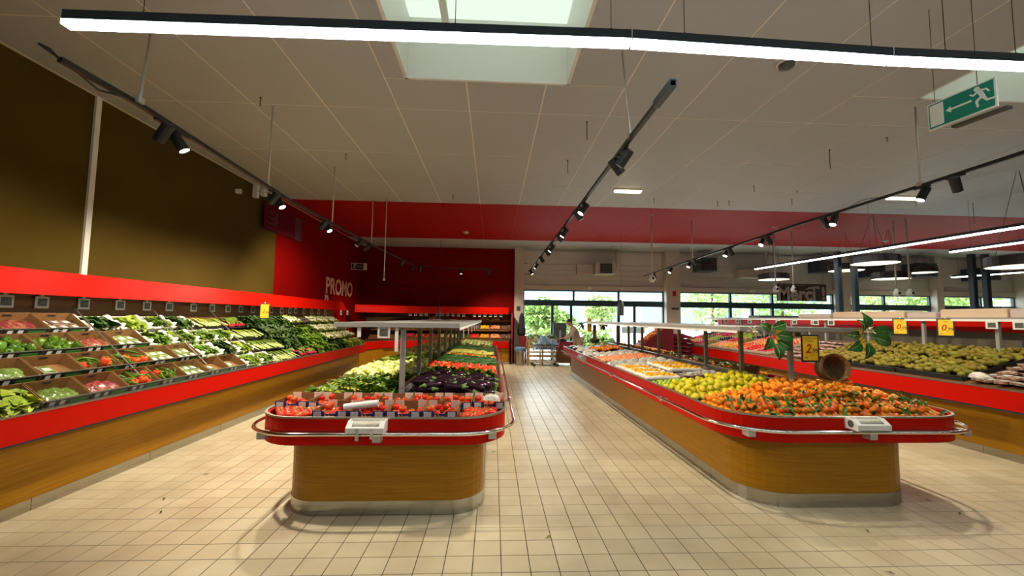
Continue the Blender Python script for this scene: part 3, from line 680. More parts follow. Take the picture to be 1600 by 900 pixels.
# translucent maroon sign on the left wall
X = XL+.10; a, b, c_, d_ = onx(414,316,X), onx(473,342,X), onx(414,356,X), onx(473,380,X)
zt1, zb1 = (a.z+b.z)/2, (c_.z+d_.z)/2
t = thing('wall_sign_panel', 'dark translucent maroon panel high on the wall where olive meets red', 'sign panel', (X, (a.y+b.y)/2, (zt1+zb1)/2)); w, h = abs(b.y-a.y)/2, (zt1-zb1)/2
G().box(-.006,.006,-w,w,-h,h).ob('panel','maroon',t); G().box(.007,.012,w*.55,w*.95,-h*.95,h*.95).ob('plum_end_plate','plum',t)
g = G()
for q in ((-.85,-.4,.35,.45),(-.85,-.4,-.1,0),(-.85,-.4,-.55,-.45),(-.5,-.4,-.5,.4),(-.95,-.85,-.5,-.4)): g.box(.007,.012,w*q[0],w*q[1],h*q[2],h*q[3])
g.ob('letter_shape','plum',t); 
for y in (-w*.8, w*.8): G().tube([(0,y,h),(-.0,y,h+.1),(-.09,y,h+.12)], .006, 5).ob('bracket','black',t)
# white boxes and sensor on the left wall
for lab, px, py, w_, h_ in (('small pale sensor on the olive wall left of the white plate', 373, 299, .07, .09), ('white rectangular plate high on the olive wall', 400, 299, .10, .28), ('white square junction box right of the white plate', 412, 301, .13, .16)):
    p = onx(px, py, XL+.05); t = thing('wall_box', lab, 'wall box', tuple(p)); bevel(G().box(-.05,.05,-w_/2,w_/2,-h_/2,h_/2).ob('housing','white',t), .01); G().lathe([(.02,.05),(.02,.062),(.002,.064)], 10, ax='x').ob('knob','alu',t)
    
# thank-you sign over the checkouts
a, b = ony(1214,443,14), ony(1292,471,14); c = (a+b)/2; w, h = (b.x-a.x)/2, (a.z-b.z)/2
t = thing('hanging_sign', 'dark grey hanging sign reading Merci ! with a brush stroke', 'sign', tuple(c))
G().box(-w,w,0,.04,-h,h).ob('board','slate',t); text('letter_row', 'Merci', .66, 'chalk', t, (-.20,-.004,-.07), (pi/2,0,0), .004, .02, .93); text('exclamation_mark', '!', .62, 'chalk', t, (w-.12,-.004,-.05), (pi/2,0,0), .004, .02)
g = G(); g.loft([[(x,y,z) for x, z in ((.10,.10),(.28,.20),(.62,.24),(.66,.14),(.55,.13),(.50,.17),(.28,.12))] for y in (-.008,0)]); g.ob('brush_stroke','chalk',t)
G().box(-w+.05,.1,-.006,0,h-.06,h-.045).ob('painted_line','chalk',t)
for x in (-w+.1, w-.1): G().tube([(x,.02,h),(x,.02,HC-c.z)], .004, 5).ob('suspension_wire','darkink',t)
# black upright posts beyond the right counter
for k, (px, pt) in enumerate(((1308,393),(1333,397),(1517,397),(1538,397))):
    Y = 10.6; a = ony(px, pt, Y); t = thing('black_post', ['leftmost','second from left','third from left','rightmost'][k]+' tall black upright post behind the right counter', 'post', (a.x, Y, 0), group='tall black posts')
    G().cbox(-.065,.065,-.065,.065,.02,a.z,.01).ob('shaft','blue_steel',t); G().box(-.12,.12,-.12,.12,0,.02).ob('foot_plate','black',t); G().box(-.01,.01,-.07,-.065,2.3,a.z-.1).ob('slot','black',t)
# wall fans / heaters on the far wall
def heater(x0, x1, z0, z1, label, dark=True, depth=.45, side=0):
    c = ((x0+x1)/2, YB-.5, (z0+z1)/2); w, h = (x1-x0)/2, (z1-z0)/2; t = thing('fan_heater', label, 'air heater', c)
    bevel(G().box(-w,w,-depth/2,.40,-h,h).ob('casing','blue_steel' if dark else 'offwhite',t), .02)
    g0 = -w*.55 if not dark else -w*.9; g1 = w*.6 if not dark else w*.9
    G().box(g0,g1,-depth/2-.012,-depth/2,-h*.85,h*.85).ob('grille_recess','black',t)
    n = 7
    for k in range(n): z = -h*.8+1.6*h*k/(n-1); G().box(g0,g1,-depth/2-.03,-depth/2-.012,z-.012,z+.012).ob('louvre','slategrey',t)
    for x in (-w*.8,w*.8): G().tube([(x,0,h),(x,0,HC-c[2])], .008, 6).ob('hanger_rod','alu',t)
    return t
t = heater(3.95,4.75,3.47,3.92,'pale air heater with dark grille above the glass doors',False); G().box(-1.05,-.42,.1,.38,-.2,.18).ob('duct_box','offwhite',t); G().tube([(.55,.1,0),(.55,.1,.8)],.07,10).ob('duct_pipe','offwhite',t,smooth=True)
heater(8.1,8.78,3.66,4.2,'dark louvred air heater on the far wall right of the wide pillar'); heater(12.96,13.68,3.72,4.18,'dark louvred air heater on the far wall above the grey sign'); heater(14.9,15.7,3.55,4.1,'dark louvred air heater right of the two left posts')
heater(17.0,17.9,3.6,4.15,'dark louvred air heater beside the right black posts'); heater(19.6,20.6,3.5,4.0,'dark louvred air heater at the far right end')
t = thing('air_duct', 'pale rectangular air duct box above the second glazed bay', 'air duct', (10.6, YB-.5, 3.6)); G().box(-.75,.75,-.2,.4,-.16,.17).ob('duct_box','offwhite',t); G().tube([(.3,0,.17),(.3,0,.9)],.06,8).ob('duct_pipe','offwhite',t)
# small plates on the pillars
for lab, x, z, mt_, w, h in (('small red and white notice on the wide pillar', 7.22, 2.78, 'redink', .07, .1), ('small dark plate low on the wide pillar', 7.25, 2.18, 'slate', .15, .04), ('small dark notice on the narrow pillar beside the doors', .99, 2.1, 'slate', .07, .09), ('grey louvre plate near the top of the wide pillar', 7.2, 4.15, 'alu', .1, .1)):
    t = G().box(-w,w,-.01,0,-h,h).ob('notice_plate', mt_, loc=(x, YB-.322, z), label=lab, cat='notice')


# ---------------------------------------------------------------- produce: one prototype of each kind
def pm(name, col, col2=None, rough=.4, scale=12, bump=.15, hue=.015, bright=.2, spec=.3, bscale=60):
    M[name] = vary(mat(name, col, rough, col2=col2, scale=scale, bump=bump, bscale=bscale, spec=spec), hue=hue, bright=bright); return name
pm('clementine_peel', (.58,.125,.002), (.72,.24,.006), .4, 9, .2, .02, .22)
pm('orange_peel', (.68,.20,.004), (.75,.27,.01), .4, 9, .2, .01, .12)
pm('lemon_peel', (.62,.50,.012), (.52,.50,.03), .4, 7, .2, .015, .15)
pm('lime_peel', (.35,.48,.04), None, .4)
pm('tomato_skin', (.62,.025,.008), (.70,.09,.015), .22, 5, .02, .01, .15)
pm('red_pepper_skin', (.80,.07,.02), (.86,.12,.03), .25, 5, .02, .01, .2)
pm('pear_skin', (.21,.165,.012), (.13,.125,.012), .5, 9, .1, .02, .22)
pm('mango_skin', (.75,.36,.01), (.8,.48,.03), .35, 5, .05, .015, .15)
pm('peach_orange_skin', (.85,.30,.12), (.9,.42,.22), .45, 5, .05, .015, .15)
pm('aubergine_skin', (.022,.006,.016), None, .12, 5, 0, .01, .3)
pm('courgette_skin', (.025,.085,.018), (.05,.13,.03), .3, 16, .02, .01, .3)
pm('yellow_squash_skin', (.72,.60,.10), (.62,.62,.16), .35, 6, .02, .01, .15)
pm('cabbage_leaf', (.60,.68,.17), (.75,.78,.33), .5, 8, .2, .02, .15)
pm('lettuce_leaf', (.20,.30,.02), (.38,.45,.06), .5, 10, .2, .02, .3)
pm('dark_leaf', (.022,.055,.007), (.05,.10,.012), .5, 10, .2, .015, .35)
pm('mid_leaf', (.07,.14,.008), (.17,.26,.02), .5, 10, .2, .02, .3)
pm('pale_stalk', (.60,.66,.28), (.45,.58,.16), .45, 6, .1, .02, .15)
pm('white_curd', (.78,.74,.56), (.70,.66,.45), .8, 30, .4, .01, .08)
pm('radish_skin', (.60,.02,.06), None, .3, 10, 0, .01, .2)
pm('green_pepper_skin', (.05,.13,.008), (.12,.22,.02), .25, 6, .02, .02, .3)
pm('leaf_gloss', (.025,.11,.02), (.04,.15,.03), .25, 10, .05, .01, .2)
pm('citrus_leaf', (.03,.12,.015), None, .35, 10, 0, .02, .3)
pm('yellow_flower', (.85,.62,.03), None, .5, 10, 0, .01, .1)
pm('melon_skin', (.66,.58,.25), (.5,.5,.2), .6, 20, .2, .015, .15)
pm('watermelon_skin', (.02,.07,.02), (.12,.25,.06), .3, 6, 0, .01, .2)
pm('bag_film_green', (.09,.17,.02), (.28,.36,.12), .12, 18, .8, .02, .25, .8, 25)
pm('bag_film_red', (.22,.02,.03), (.35,.16,.08), .12, 18, .8, .02, .2, .8, 25)
pm('bag_film_white', (.62,.60,.52), (.45,.42,.36), .15, 14, .9, .01, .12, .8, 20)
pm('pack_brown', (.16,.06,.035), (.30,.19,.13), .2, 30, .6, .02, .2, .7, 40)
pm('pack_pink', (.36,.14,.12), (.50,.34,.29), .2, 30, .6, .02, .15, .7, 40)
pm('artichoke_skin', (.10,.12,.04), (.2,.1,.12), .6, 20, .3, .02, .2)
M['stem'] = mat('green_stem', (.10,.20,.03), .6)
M['brownstem'] = mat('dry_brown_stem', (.12,.08,.03), .8)

def ball(r, sx=1, sy=1, sz=1, n=10, m=7, bump=0, seed=0):
    R = random.Random(seed); g = G(); prof = []
    rings = []
    for i in range(m+1):
        th = pi*i/m; rr = max(.001, sin(th)); ring = []
        for j in range(n):
            k = 1+(R.random()-.5)*bump if 0 < i < m else 1
            ring.append((r*sx*rr*cos(2*pi*j/n)*k, r*sy*rr*sin(2*pi*j/n)*k, -r*sz*cos(th)*k))
        rings.append(ring)
    return g.loft(rings)
PROTO = {}
def proto(name, root): PROTO[name] = root; return root
def P_round(key, name, label, cat, r, m, sz=.9, n=12, mm=8, calyx='stem', leaf=0, nub=0):
    g = ball(r, 1, 1, sz, n, mm)
    if nub: g = G().lathe([(.001,-r*1.35),(r*.25,-r*1.2),(r*.75,-r*.75),(r,-.1*r),(r*.95,.3*r),(r*.6,.9*r),(r*.2,1.15*r),(.001,1.3*r)], n, ax='x')
    o = g.ob(name, m, smooth=True); o['label'] = label; o['category'] = cat
    if calyx and not nub:
        c = G().lathe([(r*.16,r*sz*.96),(r*.12,r*sz*1.06),(.001,r*sz*1.08)], 6).ob('calyx', calyx, o)
    for k in range(leaf):
        g = G().leaf((0,0,r*.85), 2.4*k+.4, .7, r*2.1, r*1.0, 1.1, 3); g.ob('leaf', 'citrus_leaf', o, smooth=True)
    return proto(key, o)
P_round('clem', 'clementine', 'x', 'fruit', .033, 'clementine_peel', .86)
P_round('clem1', 'clementine', 'x', 'fruit', .033, 'clementine_peel', .86, leaf=1)
P_round('clem2', 'clementine', 'x', 'fruit', .034, 'clementine_peel', .86, leaf=2)
P_round('orange', 'orange', 'x', 'fruit', .040, 'orange_peel', .95)
P_round('orangel', 'orange', 'x', 'fruit', .042, 'orange_peel', .95, leaf=2)
P_round('lemon', 'lemon', 'x', 'fruit', .040, 'lemon_peel', nub=1)
P_round('lime', 'lime', 'x', 'fruit', .026, 'lime_peel', .95, 8, 6)
P_round('mango', 'mango', 'x', 'fruit', .040, 'mango_skin', nub=1)
P_round('peach', 'peach', 'x', 'fruit', .038, 'peach_orange_skin', .95)
P_round('melon', 'melon', 'x', 'fruit', .085, 'melon_skin', .95)
P_round('wmelon', 'watermelon', 'x', 'fruit', .13, 'watermelon_skin', .9)
# pear lying on its side
o = G().lathe([(.001,-.040),(.020,-.037),(.034,-.018),(.037,.004),(.031,.026),(.020,.045),(.013,.060),(.008,.066),(.001,.068)], 12, ax='x').ob('pear', 'pear_skin', smooth=True)
G().tube([(.064,0,0),(.080,.003,.003)], .0025, 5).ob('stalk', 'brownstem', o); o['category'] = 'fruit'; proto('pear', o)
# tomato with green star
o = G().lathe([(.001,-.028),(.022,-.027),(.036,-.014),(.040,.002),(.036,.017),(.024,.027),(.010,.026),(.001,.023)], 14).ob('tomato', 'tomato_skin', smooth=True)
g = G()
for k in range(5): g.leaf((0,0,.026), k*1.257, .1, .020, .010, .4, 2)
g.tube([(0,0,.024),(.002,0,.036)], .003, 5); g.ob('green_star', 'stem', o); o['category'] = 'vegetable'; proto('tomato', o)
# bell pepper
def pepper(key, m, L=.075, r=.038):
    g = G(); rings = []
    for t, q in ((-.5,.25),(-.48,.6),(-.3,.92),(0,1),(.3,1.05),(.46,.85),(.48,.5),(.42,.15)):
        rings.append([(r*q*(1+.13*cos(4*a))*cos(a), r*q*(1+.13*cos(4*a))*sin(a), t*L*1.1) for a in [2*pi*j/16 for j in range(16)]])
    o = g.loft(rings).ob('bell_pepper', m, smooth=True); G().tube([(0,0,L*.46),(.003,0,L*.62),(.008,0,L*.72)], [.009,.006,.007], 6).ob('stalk', 'stem', o, smooth=True)
    o['category'] = 'vegetable'; proto(key, o)
pepper('rpep', 'red_pepper_skin'); pepper('gpep', 'green_pepper_skin')
def longveg(key, name, m, L, r, cap=None, capm='stem', curve=.04, prof=None, n=12, sm=True):
    prof = prof or [.25,.7,.9,.95,.95,.9,.75,.3]; k = len(prof)
    pts = [((i/(k-1)-.5)*L, curve*L*(1-(2*i/(k-1)-1)**2)*4*.25, 0) for i in range(k)]
    o = G().tube(pts, [r*p for p in prof], n).ob(name, m, smooth=sm); o['category'] = 'vegetable'
    if cap: G().tube([(-L*.5+cap*.9,pts[1][1]*.6,0),(-L*.5+cap*.2,pts[0][1],0),(-L*.5-cap*.5,-.004,0),(-L*.5-cap*.9,-.004,.004)], [r*.78,r*.55,r*.22,r*.25], 8).ob('stalk_cap', capm, o, smooth=True)
    return proto(key, o)
longveg('auberg', 'aubergine', 'aubergine_skin', .25, .042, .035, 'stem', .10, [.3,.62,.78,.9,1,1.02,.85,.3])
longveg('cucumb', 'courgette', 'courgette_skin', .24, .022, .016, 'stem', .05, [.5,.8,.85,.9,.95,1,.95,.4])
longveg('squash', 'yellow_squash', 'yellow_squash_skin', .24, .030, .018, 'stem', .06, [.5,.7,.8,.9,1,1.05,.95,.4])
longveg('chili', 'long_green_pepper', 'green_pepper_skin', .16, .014, .014, 'stem', .12, [.6,.9,1,.9,.75,.55,.3,.08], 8)
# leafy things
def rosette(key, name, m, cat, n=22, L=.13, Wd=.11, e0=1.35, e1=.15, droop=1.0, core=None, seed=1, part='leaf_whorl', corem='pale_stalk'):
    R = random.Random(seed); g = G()
    for k in range(n):
        t = k/n; g.leaf((R.uniform(-.01,.01),R.uniform(-.01,.01),.01+.03*(1-t)), k*2.4+R.uniform(-.3,.3), e0+(e1-e0)*t+R.uniform(-.15,.15), L*(.75+.4*t)*R.uniform(.85,1.1), Wd*R.uniform(.8,1.1), droop*R.uniform(.6,1.3), 4, R.uniform(.1,.35))
    o = g.ob(name, m, smooth=True); o['category'] = cat
    if core: G().lathe([(core*.5,0),(core,.01),(core*.9,.03),(.003,.05)], 8).ob('stem_base', corem, o, smooth=True)
    return proto(key, o)
rosette('lettuce', 'lettuce', 'lettuce_leaf', 'vegetable', 24, .12, .10, core=.022)
rosette('greens', 'leafy_greens', 'mid_leaf', 'vegetable', 26, .13, .075, 1.3, .1, 1.2, core=.018, seed=3)
rosette('spinach', 'spinach_bunch', 'dark_leaf', 'vegetable', 30, .14, .07, 1.3, .0, 1.1, core=.015, seed=4)
rosette('parsley', 'herb_bunch', 'mid_leaf', 'vegetable', 40, .12, .035, 1.4, .2, .9, core=.012, seed=6)
o = rosette('flowers', 'flowering_greens', 'mid_leaf', 'vegetable', 20, .14, .07, 1.3, .2, 1.1, core=.015, seed=8)
g = G()
for k in range(9): a = k*2.4; g.add(ball(.012, 1, 1, .6, 6, 4), Matrix.Translation((.05*cos(a)*(k/9)**.5*1.6, .05*sin(a)*(k/9)**.5*1.6, .085+.01*(k % 3))))
g.ob('yellow_buds', 'yellow_flower', o)['kind'] = 'stuff'
# cabbage, cauliflower, artichoke
o = ball(.085, 1, 1, .85, 14, 9, .04, 2).ob('cabbage', 'cabbage_leaf', smooth=True); o['category'] = 'vegetable'; g = G()
for k in range(7): g.leaf((0.0,0,-.07), k*.9, .35, .17, .13, -.9, 5, .25)
g.ob('wrapper_leaves', 'cabbage_leaf', o, smooth=True); proto('cabbage', o)
o = ball(.075, 1, 1, .75, 16, 10, .16, 5).ob('cauliflower', 'white_curd', smooth=True); o['category'] = 'vegetable'; g = G()
for k in range(9): g.leaf((0.0,0,-.05), k*.7, .25, .16, .08, -1.1, 4, .2)
g.ob('green_leaves', 'lettuce_leaf', o, smooth=True); proto('cauli', o)
o = ball(.05, 1, 1, 1, 10, 7).ob('artichoke', 'artichoke_skin'); o['category'] = 'vegetable'; g = G()
for k in range(26): t = k/26; g.leaf((.03*cos(k*2.4)*(t+.3), .03*sin(k*2.4)*(t+.3), .02-.05*t), k*2.4, 1.3-.7*t, .05, .035, -.5, 2, .3)
g.ob('scales', 'artichoke_skin', o); proto('arti', o)
# leek: pale shaft and green fan, lying along x (root end at -x)
def leek(key, shaft, leafm, L=.5, r=.016):
    o = G().tube([(-L*.5,0,0),(-L*.48,0,0),(-L*.1,0,0),(L*.05,0,.002)], [r*.5,r,r*.95,r*1.05], 8).ob('leek', shaft, smooth=True); o['category'] = 'vegetable'; g = G()
    for k in range(6): g.leaf((-.02,(k-2.5)*.005,0), (k-2.5)*.09, .12+.03*(k % 3), L*.52, .035, .25, 4, .3)
    g.ob('leaf_fan', leafm, o, smooth=True); return proto(key, o)
leek('leek', 'pale_stalk', 'mid_leaf'); leek('celery', 'pale_stalk', 'lettuce_leaf', .42, .024)
# radish bunch
g = G(); R = random.Random(5)
for k in range(10): g.add(ball(.014, 1, 1, 1.1, 7, 5), Matrix.Translation((-.06+.03*(k % 4)/3+R.uniform(-.008,.008), -.045+.01*k, .014+.012*(k % 2))))
o = g.ob('radish_bunch', 'radish_skin', smooth=True); o['kind'] = 'thing'; del o['kind']; o['category'] = 'vegetable'; g = G()
for k in range(10): g.leaf((-.03,-.03+.006*k,.02), (k-5)*.08, .25, .13, .04, .5, 3)
g.ob('leaves', 'mid_leaf', o, smooth=True); proto('radish', o)
# bagged salad, netted fruit, wrapped packs
def pillow(L, Wd, H, seed, n=9, m=7):
    R = random.Random(seed); g = G(); rings = []
    top = [[(L*(i/n-.5), Wd*(j/m-.5), H*(max(0, sin(pi*i/n)*sin(pi*j/m))**.45)*(.8+.4*R.random())) for j in range(m+1)] for i in range(n+1)]
    bot = [[(x, y, 0 if 0 < i < n and 0 < j < m else z) for j, (x,y,z) in enumerate(row)] for i, row in enumerate(top)]
    k = m+1
    for row in top: g.v += row
    for i in range(n):
        for j in range(m): a = i*k+j; g.f.append((a, a+k, a+k+1, a+1))
    b = len(g.v); g.v += [(L*(i-.5), Wd*(j-.5), 0) for i in (0,1) for j in (0,1)]; g.f.append((b, b+1, b+3, b+2)); return g
def bag(key, m, name='salad_bag', L=.24, Wd=.17, H=.07, seed=1, cat='packed vegetable', lab=True, sm=True):
    o = pillow(L, Wd, H, seed).ob(name, m, smooth=sm); o['category'] = cat
    if lab: G().leaf((-L*.46,0,H*.12), pi, .2, .02, Wd*.5, 0, 2).ob('sealed_edge', 'bag_film_white', o)
    return proto(key, o)
bag('bagg', 'bag_film_green'); bag('bagr', 'bag_film_red', 'vegetable_bag', seed=2); bag('bagw', 'bag_film_white', 'white_paper_bag', seed=3)
def pack(key, m, name, L=.17, Wd=.12, H=.035):
    o = G().cbox(-L/2, L/2, -Wd/2, Wd/2, 0, H, .008).ob(name, m); o['category'] = 'packed food'
    bevel(G().box(-L*.2, L*.22, -Wd*.3, Wd*.28, H, H+.0015).ob('white_label', 'label', o), .0005, 1); G().box(-L/2-.003, L/2+.003, -Wd/2-.003, Wd/2+.003, H*.8, H*.88).ob('tray_lip', 'bag_film_white', o)
    return proto(key, o)
pack('packb', 'pack_brown', 'wrapped_punnet'); pack('packp', 'pack_pink', 'wrapped_punnet'); pack('packg', 'bag_film_green', 'wrapped_punnet')
for o in list(PROTO.values()): o['label'] = 'x'
for k, o in PROTO.items(): o.location = (0, -5, .2)

def put(key, p, rz=None, label='', group=None, sc=None, tilt=.35, cat=None, base=None, pz=None, flat=False):
    o = PROTO[key]
    e = (rnd.uniform(-tilt, tilt), rnd.uniform(-tilt, tilt), rnd.uniform(0, 2*pi) if rz is None else rz)
    s = sc or rnd.uniform(.9, 1.1)
    if base is None: return copy_tree(o, loc=p, rot=e, scale=s, label=label, group=group)
    mt = base @ Matrix.Translation(p) @ (Matrix.Rotation(e[2], 4, 'Z') @ Matrix.Rotation(e[1], 4, 'Y') @ Matrix.Rotation(e[0], 4, 'X')) @ Matrix.Scale(s, 4)
    return copy_tree(o, label=label, group=group, mtx=mt)
def stuff_from(key, plist, name, label, cat, mats=None, lod=True):
    """joined heap for pieces beyond the limit or too small to tell apart"""
    o = PROTO[key]; src = o.data; g = G(); vs = [v.co.copy() for v in src.vertices]; fs = [tuple(p.vertices) for p in src.polygons]
    for p, rz, s in plist:
        mt = Matrix.Translation(p) @ Matrix.Rotation(rz, 4, 'Z') @ Matrix.Rotation(.3*sin(rz*5), 4, 'X') @ Matrix.Scale(s, 4); n = len(g.v)
        g.v += [tuple(mt @ v) for v in vs]; g.f += [tuple(i+n for i in f) for f in fs]
    me = g.mesh(name, None, True); me.materials.append(src.materials[0]); return link(name, me, label=label, cat=cat, kind='stuff')
def hexpts(x0, x1, y0, y1, sp, jit=.25, ok=None):
    out = []; r = 0; y = y0+sp/2
    while y < y1-sp*.3:
        x = x0+sp/2+(sp/2 if r % 2 else 0)
        while x < x1-sp*.3:
            p = (x+rnd.uniform(-jit,jit)*sp*.5, y+rnd.uniform(-jit,jit)*sp*.5)
            if ok is None or ok(*p): out.append(p)
            x += sp
        y += sp*.866; r += 1
    return out
def rinside(x, y, x0, x1, y0, rf, m):
    """inside an island rim with margin m"""
    if x < x0+m or x > x1-m or y < y0+m: return False
    for cx in (x0+rf, x1-rf):
        if ((x < cx) == (cx < (x0+x1)/2)) and y < y0+rf and (x-cx)**2+(y-y0-rf)**2 > (rf-m)**2: return False
    return True

# ---- clementines on the end of the right island
inR = lambda x, y: rinside(x, y, RX0, RX1, RY0, .48, .075)
def clemzone(x, y): return inR(x, y) and abs(x-RC) > .055*(y > 4.7) and y < (4.50+.38*(x-2.3)/1.25 if x < RC else 5.25)
pts = [(x, y, rh(x, y)+.028, 0) for x, y in hexpts(2.2, 4.6, 3.7, 5.3, .066, .2, clemzone)]
pts += [(x, y, rh(x, y)+.075, 1) for x, y in hexpts(2.2, 4.6, 3.8, 5.2, .074, .4, lambda x, y: clemzone(x, y) and inR(x-.05 if x < RC else x+.05, y-.07) and rnd.random() < .8)]
pts += [(x, y, rh(x, y)+.12, 2) for x, y in hexpts(2.9, 4.4, 4.1, 5.1, .080, .4, lambda x, y: clemzone(x, y) and rnd.random() < .55)]
top = [p for p in pts if p[3] > 0]; low = [p for p in pts if p[3] == 0]
low.sort(key=lambda p: (p[0]*.3)**2+p[1]**2); front = [p for p in low if p[1] < 3.98]; back = [p for p in low if p[1] >= 3.98]
top.sort(key=lambda p: p[1]); objs = front+top; rest_ = objs[292:]+back; objs = objs[:292]
def clab(x, y):
    if y < 3.86: return 'in the front row'
    if x > 4.25: return 'at the right corner'
    if x > RC+.05: return 'right of the divider' if y > 4.6 else 'below the tipped basket'
    if y > 4.5: return 'beside the lemons'
    if x < 2.75: return 'at the left corner'
    return 'in the middle heap'
for x, y, z, l in objs:
    k = rnd.choice(['clem','clem1','clem1','clem','clem2','clem2'] if l else ['clem','clem','clem2','clem1']); wl_ = clab(x, y)
    put(k, (x, y, z), label='clementine with two leaves '+wl_ if k == 'clem2' else ('clementine with one leaf '+wl_ if k == 'clem1' else 'plain clementine '+wl_), group='clementines '+wl_, tilt=.8)
stuff_from('clem', [((x, y, z), rnd.uniform(0,6), rnd.uniform(.9,1.1)) for x, y, z, l in rest_], 'clementine_heap', 'lower layer of clementines filling the heap under the loose ones', 'fruit')
# loose leaves among them are parts of the clementines; lemons
lem = [(x, y, rh(x, y)+.036) for x, y in hexpts(2.25, 3.54, 4.4, 5.95, .088, .25, lambda x, y: y > 4.60+.38*(x-2.3)/1.25 and y < 5.45+.45*(x-2.3)/1.25 and x > 2.32)]
lem += [(x, y, rh(x, y)+.092) for x, y in hexpts(2.35, 3.5, 4.6, 5.9, .095, .4, lambda x, y: 4.68+.38*(x-2.3)/1.25 < y < 5.40+.45*(x-2.3)/1.25 and rnd.random() < .6)]
for x, y, z in lem: w = 'next to the divider board' if x > 3.15 else ('bordering the clementines' if y < 4.8+.38*(x-2.3)/1.25 else ('along the metal edge' if x < 2.55 else 'in the middle of the heap')); put('lemon', (x, y, z), label='yellow lemon '+w, group='lemons '+w, tilt=.5)
for x, y in hexpts(2.28, 2.75, 5.5, 5.95, .06, .3): put('lime', (x, y, rh(x,y)+.024), label='small green lime by the metal edge behind the lemons', group='limes behind the lemons')
# near-end extras: packs beside the divider behind the lemons
for x, y in hexpts(2.85, 3.5, 5.98, 6.4, .13, .1): put('packb', (x, y, rh(x,y)+.01), rz=rnd.uniform(-.4,.4), label='small brown wrapped punnet behind the lemons', group='punnets behind the lemons', tilt=.1)
# paper-lined crates of yellow mangoes, then peaches and netted bags
def paper_crate(x0, x1, y0, y1, z, label, mt='foam', parts=True):
    t = thing('paper_lined_crate', label, 'crate', ((x0+x1)/2, (y0+y1)/2, z)); w, d = (x1-x0)/2, (y1-y0)/2
    G().box(-w,w,-d,d,0,.012).ob('base', mt, t)
    for k, (a,b,c,e) in enumerate(((-w,w,-d,-d+.012),(-w,w,d-.012,d),(-w,-w+.012,-d,d),(w-.012,w,-d,d))):
        g = G(); n = 8; R = random.Random(k+int(x0*100))
        P = [(a+(b-a)*i/n if b-a > e-c else a, c+(e-c)*i/n if b-a <= e-c else c) for i in range(n+1)]; th = (0,.012) if b-a > e-c else (.012,0)
        g.loft([[(px,py,0),(px+th[0],py+th[1],0),(px+th[0]*2,py+th[1]*2,hh),(px-th[0],py-th[1],hh)] for (px,py) in P for hh in (.065+R.uniform(-.008,.02),)]); g.ob('crumpled_side', mt, t, smooth=True)
    return t
def fillbox(key, x0, x1, y0, y1, sp, zf, label, group, nmax=999, tilt=.4, sc=None, rz=None, jit=.25):
    for x, y in hexpts(x0+.01, x1-.01, y0+.01, y1-.01, sp, jit)[:nmax]: put(key, (x, y, zf(x, y)), label=label, group=group, tilt=tilt, sc=sc, rz=None if rz is None else rz+rnd.uniform(-.3,.3))
row = 0
for y in (6.05, 6.55, 7.05):
    for c, (x0, x1) in enumerate(((2.29, 2.84), (2.88, 3.52))):
        if y == 6.05 and c == 1: continue
        z = rh((x0+x1)/2, y)-.01; w = '%s of the crates of yellow mangoes behind the lemons, %s side' % (ORD[row], ['aisle','divider'][c])
        paper_crate(x0, x1, y+.02, y+.48, z, 'white paper-lined crate, '+w); g_ = 'mangoes in the %s crate row, %s side' % (ORD[row], ['aisle','divider'][c])
        fillbox('mango', x0+.03, x1-.03, y+.05, y+.45, .088, lambda a, b: z+.05, 'yellow mango, %s crate row, %s side' % (ORD[row], ['aisle','divider'][c]), g_)
    row += 1
for k, y in enumerate((7.58, 8.04)):
    for x, yy in hexpts(2.3, 3.52, y, y+.44, .2, .2): put('bagw', (x, yy, rh(x,yy)+.005), label='crumpled white paper bag in front of the peaches' if k == 0 else 'crumpled white paper bag beside the peaches', group='white paper bags', tilt=.15)
for x, y in hexpts(2.32, 3.5, 8.5, 9.4, .082, .2): w = 'nearer the aisle' if x < 2.9 else 'nearer the divider'; put('peach', (x, y, rh(x,y)+.034), label='pinkish peach behind paper bags, '+w, group='peaches '+w)
for x, y in hexpts(2.32, 3.5, 9.45, 10.4, .2, .25): put(rnd.choice(['bagw','packb','bagw']), (x, y, rh(x,y)+.005), label='pale wrapped produce bag behind the peaches', group='wrapped bags behind the peaches', tilt=.2)
stuff_from('orange', [((x, y, rh(x,y)+.04+rnd.uniform(0,.05)), rnd.uniform(0,6), rnd.uniform(.8,1.1)) for x, y in hexpts(2.7, 3.45, 10.6, 11.5, .075, .3)], 'orange_heap', 'far heap of oranges on the aisle side of the right island', 'fruit')
for x, y in hexpts(2.35, 2.75, 10.5, 12.6, .26, .2): put('bagw', (x, y, rh(x,y)+.01), label='white wrapped bag at the far end of the right island', group='bags at the far end', sc=1.25)
for k, (x, y) in enumerate(((2.9,11.8), (3.2,11.9), (3.0,12.3), (3.35,12.3))):
    t = copy_tree(PROTO['melon'], loc=(x, y, rh(x,y)+.07), label='%s pineapple-like fruit at the far end of the right island' % ORD[k], group='pineapples'); t.name = 'pineapple'; t.scale = (.7,.7,1.1)
    g = G()
    for q in range(14): g.leaf((0,0,.07), q*2.4, 1.4-.05*q, .14, .03, .3, 3)
    g.ob('crown', 'mid_leaf', t)
